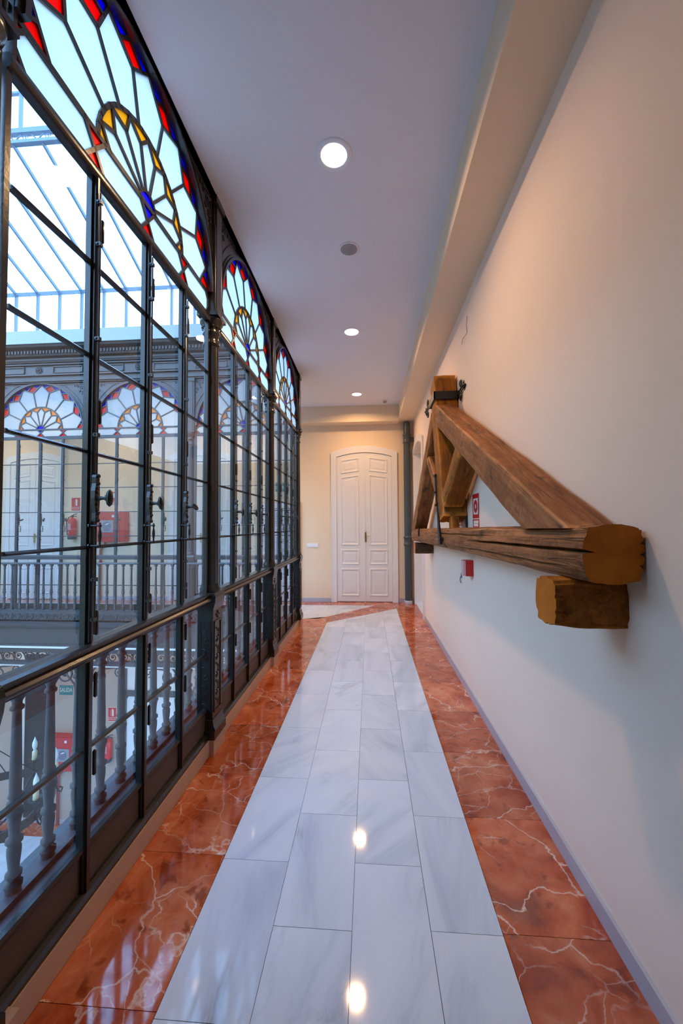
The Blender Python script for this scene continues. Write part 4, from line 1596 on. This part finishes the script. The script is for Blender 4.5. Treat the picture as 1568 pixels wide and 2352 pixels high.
# ------------------------------------------------------------------ wall fittings
pipe = thing('drain_pipe', 'dark grey vertical drain pipe in the corner beside the white end door', 'pipe', (0.770, 7.915, 0))
MB().lathe([(0.068, 0.06), (0.068, 3.645)], 20).build('pipe_run', M_PIPE, pipe)
for z in (1.245, 3.315):
    MB().lathe([(0.069, z - 0.10), (0.082, z - 0.09), (0.082, z - 0.06), (0.074, z - 0.05), (0.074, z + 0.045), (0.086, z + 0.055), (0.086, z + 0.085), (0.070, z + 0.10)], 20).build('pipe_collar', M_PIPE, pipe)
MB().box(0.07, 0.142, -0.02, 0.02, 3.26, 3.34).build('pipe_clip', M_PIPE, pipe)
MB().lathe([(0.082, 0.0), (0.082, 0.055), (0.074, 0.062)], 20).build('pipe_foot', M_BASE, pipe)

sw = thing('light_switch', 'white triple light switch plate on the cream end wall left of the door', 'light switch', (-1.178, YE - 0.0005, 1.162))
MB().prism([(-0.113, -0.043), (0.113, -0.043), (0.116, -0.040), (0.116, 0.040), (0.113, 0.043), (-0.113, 0.043), (-0.116, 0.040), (-0.116, -0.040)], -0.010, 0.0).build('plate', M_PLAST, sw)
for k in (-1, 0, 1):
    MB().extrude_x([(-0.009, -0.028), (-0.016, -0.026), (-0.012, 0.026), (-0.009, 0.028)], k * 0.071 - 0.028, k * 0.071 + 0.028).build('rocker', M_PLAST, sw)

board = thing('notice_board', 'tall white notice board of printed lines, leaning on the wall behind the corner column', 'notice board', (-1.84, YE - 0.035, 0.02))
MB().box(-0.41, 0.41, 0.0, 0.03, 0, 2.02).build('panel', M_BOARD, board)
MB().box(-0.425, -0.41, -0.006, 0.034, 0, 2.02).box(0.41, 0.425, -0.006, 0.034, 0, 2.02).box(-0.425, 0.425, -0.006, 0.034, 2.02, 2.034).build('edge_frame', principled('tan_edge', (0.55, 0.36, 0.20), 0.5), board)
pr = MB()
rnd = random.Random(5)
for cxx in (-0.27, 0.0, 0.27):
    z = 1.80
    while z > 0.28:
        if rnd.random() > 0.12:
            wd = rnd.uniform(0.11, 0.19)
            pr.box(cxx - 0.10, cxx - 0.10 + wd, -0.0012, 0.0, z, z + 0.013)
        z -= 0.034
pr.box(-0.36, 0.34, -0.0012, 0.0, 1.90, 1.918)
pl = pr.build('printed_lines', M_INK, board, kind='stuff')


def text_obj(name, s, size, m, parent, loc, rot=(PI / 2, 0, 0), sx=1.0, ext=0.0006):
    cu = bpy.data.curves.new(name, 'FONT')
    cu.body = s
    cu.size = size
    cu.align_x = 'CENTER'
    cu.align_y = 'CENTER'
    cu.extrude = ext
    cu.materials.append(m)
    tmp = bpy.data.objects.new(name, cu)
    COL.objects.link(tmp)
    me = bpy.data.meshes.new_from_object(tmp.evaluated_get(bpy.context.evaluated_depsgraph_get()))
    bpy.data.objects.remove(tmp)
    me.name = name
    if not me.materials:
        me.materials.append(m)
    o = link(name, me, parent, loc, rot)
    o.scale = (sx, 1, 1)
    return o


def exit_sign(label, loc, w=0.30, h=0.20):
    t = thing('exit_sign', label, 'sign', loc)
    MB().box(-w / 2, w / 2, -0.004, 0.0, -h / 2, h / 2).build('plate', M_TEAL, t)
    text_obj('lettering', 'SALIDA', h * 0.62, M_CREAMS, t, (0, -0.005, 0), sx=0.68 * w / h / 1.5)
    return t


exit_sign('teal exit sign high on the wall behind the last bay before the corner', (-1.82, YE - 0.001, 2.375), 0.29, 0.19)
exit_sign('teal exit sign on the lower floor, above the red cabinet', (-6.51, YE - 0.001, -1.93))


def fire_sign(label, loc, kind, rotz=0.0, w=0.20, h=0.28):
    """red plate with a pictogram; local -y is the printed face"""
    t = thing('fire_sign', label, 'sign', loc, rotz, 'red fire-safety signs')
    MB().box(-w / 2 - 0.006, w / 2 + 0.006, -0.003, 0.0, -h / 2 - 0.008, h / 2 + 0.008).build('plate', M_CREAMS, t)
    f = MB()
    f.box(-w / 2, w / 2, -0.0042, -0.003, -h / 2 + h * 0.28, h / 2)
    f.box(-w / 2, w / 2, -0.0042, -0.003, -h / 2, -h / 2 + h * 0.25)
    f.build('red_print', M_REDS, t)
    c = MB()
    zc_ = h * 0.14
    if kind == 'extinguisher':
        c.prism([(-0.005, zc_ - 0.075), (0.035, zc_ - 0.075), (0.035, zc_ + 0.045), (0.024, zc_ + 0.060), (0.006, zc_ + 0.060), (-0.005, zc_ + 0.045)], -0.0054, -0.0042)
        c.box(0.008, 0.020, -0.0054, -0.0042, zc_ + 0.058, zc_ + 0.078)
        c.tube([(0.014, -0.0048, zc_ + 0.074), (-0.012, -0.0048, zc_ + 0.066), (-0.030, -0.0048, zc_ + 0.03), (-0.032, -0.0048, zc_ - 0.01), (-0.022, -0.0048, zc_ - 0.07)], 0.0022, 4)
    elif kind == 'reel':
        c.box(-w / 2 + 0.03, w / 2 - 0.03, -0.0050, -0.0042, zc_ - 0.072, zc_ + 0.066)
    else:
        c.box(-0.05, 0.055, -0.0054, -0.0042, zc_ - 0.03, zc_ + 0.07)
        c.box(-0.05, -0.038, -0.0054, -0.0042, zc_ - 0.07, zc_ - 0.03)
    c.build('pictogram', M_CREAMS, t)
    if kind == 'reel':
        d = MB()
        for i in range(28):
            a, b_ = 2 * PI * i / 28, 2 * PI * (i + 1) / 28
            d.prism([(0.020 * math.cos(a), zc_ - 0.003 + 0.020 * math.sin(a)), (0.056 * math.cos(a), zc_ - 0.003 + 0.056 * math.sin(a)), (0.056 * math.cos(b_), zc_ - 0.003 + 0.056 * math.sin(b_)), (0.020 * math.cos(b_), zc_ - 0.003 + 0.020 * math.sin(b_))], -0.0060, -0.0050)
        d.build('reel_ring', M_REDS, t)
        e = MB()
        for z in (-h / 2 + h * 0.17, -h / 2 + h * 0.08):
            e.box(-w / 2 + 0.03, w / 2 - (0.02 if z > -h / 2 + h * 0.1 else 0.03), -0.0052, -0.0042, z - 0.012, z + 0.012)
        e.build('caption_bars', M_CREAMS, t)
    elif kind == 'extinguisher':
        text_obj('lettering', 'EXTINTOR', h * 0.15, M_CREAMS, t, (0, -0.0046, -h / 2 + h * 0.125), sx=0.82)
    else:
        e = MB()
        e.box(-0.06, 0.06, -0.0052, -0.0042, -h / 2 + h * 0.14, -h / 2 + h * 0.19)
        e.box(-0.06, 0.06, -0.0052, -0.0042, -h / 2 + h * 0.05, -h / 2 + h * 0.10)
        e.build('caption_bars', M_CREAMS, t)
    return t


fire_sign('red fire hose sign with a ring pictogram on the right wall under the rafter', (XW - 0.001, 3.40, 1.69), 'reel', -PI / 2 + PI, 0.20, 0.28) if False else None
fire_sign('red fire hose sign with a ring pictogram on the right wall under the rafter', (XW - 0.001, 3.40, 1.69), 'reel', -PI / 2, 0.20, 0.29)
fire_sign('red fire-safety sign mostly hidden behind the foot of the king post', (XW - 0.001, 4.02, 1.70), 'hose', -PI / 2, 0.20, 0.28)
fire_sign('red extinguisher sign across the courtyard above the wall extinguisher', (-6.36, YE - 0.001, 2.06), 'extinguisher')
fire_sign('red hose sign across the courtyard above the red cabinet', (-5.50, YE - 0.001, 2.18), 'hose')
fire_sign('red extinguisher sign on the lower floor above the extinguisher', (-5.47, YE - 0.001, -2.41), 'extinguisher', 0, 0.18)
fire_sign('red hose sign on the lower floor right of the cabinet', (-5.72, YE - 0.001, -2.41), 'hose', 0, 0.18)
fire_sign('red sign on the lower floor directly above the red cabinet', (-6.22, YE - 0.001, -2.41), 'hose', 0, 0.18)
sg = thing('wall_sign', 'small grey and red strip sign across the courtyard, right of the panelled door', 'sign', (-2.64, YE - 0.001, 1.645))
MB().box(-0.17, 0.17, -0.005, 0, -0.045, 0.045).build('plate', M_BOARD, sg)
MB().box(-0.055, 0.165, -0.006, -0.005, -0.040, 0.040).build('red_print', principled('faded_red_print', (0.62, 0.16, 0.13), 0.5), sg)


def hose_cabinet(label, loc, w, h, dep):
    t = thing('hose_cabinet', label, 'fire hose cabinet', loc, 0, 'red fire hose cabinets')
    MB().box(-w / 2, w / 2, -dep, 0, 0, h).build('body', M_RED, t)
    MB().box(-w / 2 + 0.012, w / 2 - 0.012, -dep - 0.012, -dep, 0.012, h - 0.012).build('door', M_RED, t)
    wn_ = MB().prism([(-0.145, 0.20), (0.125, 0.20), (0.135, 0.21), (0.135, 0.45), (0.125, 0.46), (-0.145, 0.46), (-0.155, 0.45), (-0.155, 0.21)], -dep - 0.018, -dep - 0.012)
    wv = wn_.build('window', M_GREYP, t)
    MB().lathe([(0.10, -dep - 0.019), (0.10, -dep - 0.018)], 20, (-0.01, 0, 0.33), 'y').build('hose_disc', M_INK, wv)
    MB().prism([(-0.05, 0.35), (0.03, 0.375), (0.05, 0.40), (-0.02, 0.385)], -dep - 0.021, -dep - 0.0195).build('window_print', M_PLAST, wv)
    MB().box(-w / 2 + 0.03, -w / 2 + 0.075, -dep - 0.022, -dep - 0.012, h * 0.47, h * 0.52).build('latch', M_RUBBER, t)
    MB().box(w / 2 - 0.30, w / 2 - 0.25, -dep - 0.0135, -dep - 0.012, h - 0.12, h - 0.07).build('sticker', M_PLAST, t)
    return t


hose_cabinet('red fire hose cabinet across the courtyard on the upper gallery wall', (-5.55, YE, 1.245), 0.80, 0.64, 0.12)
hose_cabinet('red fire hose cabinet on the lower floor under the teal exit sign', (-6.42, YE, -3.53), 0.66, 0.70, 0.16)
wp = thing('water_pipe', 'brown-red water pipe below the upper hose cabinet', 'pipe', (-5.75, YE - 0.05, 0))
MB().tube([(0.10, 0, 1.25), (0.10, 0, 1.19), (0.02, 0, 1.12), (0.0, 0, 1.06), (0.0, 0, 0.0)], 0.026, 8).build('pipe_run', principled('brick_red_paint', (0.30, 0.045, 0.04), 0.4), wp)
wp2 = copy_tree(wp)
wp2['label'] = 'brown-red water pipe below the lower hose cabinet'
wp2.location = (-6.62, YE - 0.05, ZLOW - 0.065)


def extinguisher(label, loc):
    t = thing('fire_extinguisher', label, 'fire extinguisher', loc, 0, 'red fire extinguishers')
    MB().lathe([(0.075, 0.07), (0.078, 0.08), (0.078, 0.40), (0.065, 0.435), (0.035, 0.455), (0.022, 0.46), (0.022, 0.48)], 16).build('cylinder', M_RED, t)
    MB().lathe([(0.074, 0.0), (0.082, 0.008), (0.082, 0.065), (0.076, 0.072)], 16).build('foot', M_RUBBER, t)
    MB().box(-0.018, 0.018, -0.018, 0.018, 0.475, 0.515).tube([(0, 0, 0.51), (0.05, 0, 0.54), (0.11, 0, 0.55)], 0.008, 6).tube([(0, 0, 0.495), (0.06, 0, 0.50), (0.10, 0, 0.485)], 0.008, 6).build('valve', M_RUBBER, t)
    MB().tube([(-0.015, 0, 0.495), (-0.07, -0.01, 0.47), (-0.115, -0.01, 0.38), (-0.11, -0.01, 0.22), (-0.088, -0.02, 0.09)], 0.011, 6).build('hose', M_RUBBER, t)
    lb = MB()
    lb.box(-0.045, 0.03, -0.0795, -0.074, 0.20, 0.34)
    lb.box(-0.035, -0.005, -0.0800, -0.074, 0.13, 0.165)
    lb.build('sticker', principled('faded_label', (0.62, 0.28, 0.30), 0.5), t)
    return t


extinguisher('red fire extinguisher across the courtyard on the upper gallery wall', (-6.37, YE - 0.09, 1.30))
extinguisher('red fire extinguisher on the lower floor wall', (-5.50, YE - 0.09, -3.34))
wpipe = thing('white_pipe', 'white vertical pipe across the courtyard between the arched door and the extinguisher', 'pipe', (-6.66, YE - 0.05, 0))
MB().lathe([(0.034, 0.0), (0.034, 3.645)], 12).build('pipe_run', M_PLAST, wpipe)
MB().lathe([(0.035, 1.46), (0.046, 1.465), (0.046, 1.50), (0.040, 1.505), (0.040, 1.60), (0.046, 1.605), (0.046, 1.64), (0.035, 1.645)], 12).build('pipe_collar', M_PLAST, wpipe)

snd = thing('alarm_sounder', 'small red fire alarm sounder with a clear front under the tie beam', 'alarm', (XW - 0.0005, 3.57, 1.185))
MB().extrude_z([(0, -0.050), (-0.062, -0.050), (-0.066, -0.044), (-0.066, 0.044), (-0.062, 0.050), (0, 0.050)], -0.07, 0.07).build('body', M_RED, snd)
MB().extrude_z([(-0.0665, -0.047), (-0.085, -0.040), (-0.092, 0.0), (-0.085, 0.040), (-0.0665, 0.047)], -0.066, 0.066).build('lens', principled('pale_lens', (0.72, 0.40, 0.38), 0.25), snd)
hk = thing('wall_hook', 'tiny dark metal hook on the right wall below the alarm sounder', 'hook', (XW - 0.0005, 3.97, 1.045))
MB().lathe([(0.026, -0.005), (0.022, 0.0)], 10, (0, 0, 0.02), 'x').tube([(-0.004, 0, 0.015), (-0.014, 0, 0.0), (-0.016, 0, -0.025), (-0.008, 0, -0.055)], 0.005, 6).build('hook_body', M_INK, hk)
cb = MB().tube([(XW - 0.002, 3.587, 3.49), (XW - 0.012, 3.584, 3.40), (XW - 0.006, 3.581, 3.33), (XW - 0.02, 3.69, 3.328), (XW - 0.004, 3.80, 3.326)], 0.0022, 5)
tag(cb.build('loose_wire', M_INK), 'thin loose wire hanging on the right wall under the box beam', 'wire')


# ------------------------------------------------------------------ ceiling fittings
def downlight(label, x, y, z=ZC, power=LAMP_W, group='recessed ceiling downlights'):
    t = thing('downlight', label, 'ceiling light', (x, y, z), 0, group)
    rg = MB()
    n = 32
    prof = [(0.084, 0.0), (0.086, -0.006), (0.112, -0.005), (0.118, -0.001), (0.118, 0.0)]
    rg.lathe([(0.118, 0.0), (0.118, -0.002), (0.112, -0.006), (0.088, -0.008), (0.084, -0.004)], n)
    rg.f = rg.f[:-2]
    rg.m = rg.m[:-2]
    rg.sm = rg.sm[:-2]
    rg.build('trim_ring', M_PLAST, t, fix=False)
    MB().lathe([(0.084, -0.001), (0.084, -0.0045)], n).build('lens', M_LENS, t)
    ld = bpy.data.lights.new('lamp', 'AREA')
    ld.shape = 'DISK'
    ld.size = 0.16
    ld.energy = power
    ld.color = LAMP_COL
    ld.spread = math.radians(158)
    lo_ = bpy.data.objects.new('lamp', ld)
    COL.objects.link(lo_)
    lo_.parent = t
    lo_.location = (0, 0, -0.012)
    return t


downlight('round downlight nearest the camera in the corridor ceiling', -0.21, 2.43)
downlight('round downlight in mid corridor ceiling, beyond the speaker', -0.20, 4.743)
downlight('round downlight furthest along, just before the end wall', -0.213, 7.05)
downlight('downlight over the cross gallery in front of the panelled door', -3.0, 7.05)
downlight('downlight over the cross gallery in front of the hose cabinet', -5.35, 7.05)
downlight('downlight over the cross gallery in front of the far left door', -7.7, 7.05)
for xx, lb in ((-2.6, 'at the corner end'), (-5.2, 'in front of the dark framed door'), (-7.8, 'in front of the dark doorway')):  # unseen lamps, added to brighten the lower gallery
    downlight('added unseen fill lamp under the lower gallery ceiling ' + lb, xx, 7.1, -0.32, 5, 'added lower gallery fill lamps')
MB().box(XL, XF, YF - 0.02, YE, -0.32, -0.30).build('ceiling_lower', M_CEIL, kind='structure')

spk = thing('ceiling_speaker', 'round grey ceiling speaker between the two nearest downlights', 'speaker', (-0.158, 3.295, ZC))
MB().lathe([(0.088, -0.0005), (0.088, -0.004), (0.078, -0.008), (0.074, -0.006)], 28).build('rim', M_PLAST, spk)
g = MB().lathe([(0.074, -0.006), (0.060, -0.010), (0.030, -0.012), (0.002, -0.0125)], 28)
for i in range(14):
    a = 2 * PI * i / 14
    g.tube([(0.012 * math.cos(a), 0.012 * math.sin(a), -0.0125), (0.055 * math.cos(a + 0.2), 0.055 * math.sin(a + 0.2), -0.0115)], 0.0012, 4)
g.build('grille', M_SPK, spk)
det = thing('smoke_detector', 'small white smoke detector on the ceiling near the end wall', 'smoke detector', (0.317, 7.45, ZC))
MB().lathe([(0.050, -0.001), (0.052, -0.018), (0.046, -0.022)], 20).build('base', M_PLAST, det)
MB().lathe([(0.034, -0.022), (0.036, -0.040), (0.026, -0.048)], 16).build('sensor_head', M_SPK, det)

# ------------------------------------------------------------------ lower gallery door and dark opening
ld_ = setting('door_5', (-4.55, YE, ZLOW), 0, 'dark framed glazed double door on the lower floor')
f = MB()
for a, b_ in ((-0.66, -0.58), (-0.04, 0.04), (0.58, 0.66)):
    f.box(a, b_, -0.06, 0, 0, 3.44)
f.box(-0.66, 0.66, -0.06, 0, 2.72, 2.84)
f.box(-0.66, 0.66, -0.06, 0, 3.36, 3.44)
f.box(-0.66, 0.66, -0.06, 0, 0, 0.14)
f.build('frame', M_PIPE, ld_)
for a, b_ in ((-0.58, -0.04), (0.04, 0.58)):
    r = 0.09
    pts = [(a, 0.14), (b_, 0.14), (b_, 2.72 - r)]
    pts += [(b_ - r + r * math.cos(k * PI / 12), 2.72 - r + r * math.sin(k * PI / 12)) for k in range(1, 6)]
    pts += [(b_ - r, 2.72), (a + r, 2.72)]
    pts += [(a + r - r * math.sin(k * PI / 12), 2.72 - r + r * math.cos(k * PI / 12)) for k in range(1, 6)]
    pts += [(a, 2.72 - r)]
    MB().prism(pts, -0.03, -0.02).build('leaf', M_PLAST, ld_)
    MB().box(a, b_, -0.03, -0.02, 2.84, 3.36).build('top_light', M_PLAST, ld_)
op = setting('door_6', (-7.145, YE, ZLOW), 0, 'dark doorway on the lower floor behind the chandelier')
M_DARK = principled('doorway_shade', (0.018, 0.022, 0.026), 0.6)
MB().box(-0.285, 0.285, -0.008, 0.0, 0.02, 3.55).build('opening_shade', M_DARK, op)  # solid dark panel, the doorway's inner shade put into its colour
MB().box(-0.445, -0.285, -0.03, 0, 0, 3.6).box(0.285, 0.315, -0.03, 0, 0, 3.6).box(-0.285, 0.285, -0.03, 0, 3.55, 3.6).build('frame', M_WHITE, op)

# ------------------------------------------------------------------ chandelier
ch = thing('chandelier', 'black iron ring chandelier with candle bulbs hanging in the courtyard', 'chandelier', (-3.25, 3.10, -0.795))
RC = 0.50
rgm = MB()
NS = 40
CH_PHASE = math.radians(-2.0)
for (r0, r1, z0, z1) in ((RC - 0.006, RC + 0.006, -0.035, 0.035),):
    pr_ = [(r0, z0), (r1, z0), (r1, z1), (r0, z1)]
    vs = []
    for i in range(NS):
        a = 2 * PI * i / NS
        vs += [(r * math.cos(a), r * math.sin(a), z) for r, z in pr_]
    fs = []
    for i in range(NS):
        for k in range(4):
            fs.append((i * 4 + k, i * 4 + (k + 1) % 4, ((i + 1) % NS) * 4 + (k + 1) % 4, ((i + 1) % NS) * 4 + k))
    rgm.add(vs, fs)
rgm.build('ring', M_BLACK, ch)
hub = MB()
hub.lathe([(0.004, -0.34), (0.02, -0.30), (0.012, -0.26), (0.035, -0.20), (0.05, -0.14), (0.03, -0.08), (0.016, -0.02), (0.016, 0.50), (0.035, 0.54), (0.016, 0.58), (0.016, 0.72), (0.004, 0.75)], 12)
for i in range(8):
    a = 2 * PI * i / 8 + CH_PHASE
    c_, s_ = math.cos(a), math.sin(a)
    pts = [(0.03, -0.16), (0.14, -0.24), (0.28, -0.22), (0.38, -0.12), (0.44, -0.03), (RC, 0.0)]
    hub.tube([(r * c_, r * s_, z) for r, z in pts], 0.010, 6)
    if i % 2 == 0:
        hub.tube([(0.015 * c_, 0.015 * s_, 0.56), ((RC - 0.01) * c_, (RC - 0.01) * s_, 0.03)], 0.004, 5)
hub.build('frame', M_BLACK, ch)
hub2 = MB()
for k in range(150):
    z = 0.75 + k * 0.055
    if z > 8.4:
        break
    pts = [(0.014 * math.cos(t) * (1 if k % 2 else 0), 0.014 * math.cos(t) * (0 if k % 2 else 1), z + 0.026 + 0.034 * math.sin(t)) for t in [2 * PI * i / 10 for i in range(10)]]
    hub2.tube(pts, 0.0045, 4, closed=True)
hub2.build('chain', M_BLACK, ch)
cup = MB()
cup.lathe([(0.004, -0.02), (0.02, -0.01), (0.016, 0.03), (0.012, 0.05), (0.024, 0.065), (0.026, 0.075)], 10)
cup.lathe([(0.030, 0.082), (0.052, 0.090), (0.056, 0.100), (0.050, 0.098), (0.028, 0.090)], 16)
cup.tube([(0, 0, -0.02), (0.02, 0, -0.09), (0.045, 0, -0.11), (0.055, 0, -0.075), (0.035, 0, -0.06)], 0.007, 5)
cup_me = cup.mesh('drip_cup', [M_BLACK])
slv = MB().lathe([(0.021, 0.092), (0.023, 0.10), (0.021, 0.115), (0.021, 0.168), (0.017, 0.172)], 12)
slv_me = slv.mesh('candle_sleeve', [M_WAX])
bul_me = MB().lathe([(0.011, 0.172), (0.012, 0.19), (0.018, 0.205), (0.022, 0.225), (0.020, 0.250), (0.011, 0.275), (0.004, 0.295), (0.002, 0.305)], 12).mesh('bulb', [M_BULB])
for i in range(8):
    a = 2 * PI * i / 8 + CH_PHASE
    p = (RC * math.cos(a), RC * math.sin(a), 0.04)
    cu = link('drip_cup', cup_me, ch, p, (0, 0, a))
    link('candle_sleeve', slv_me, cu)
    link('bulb', bul_me, cu)
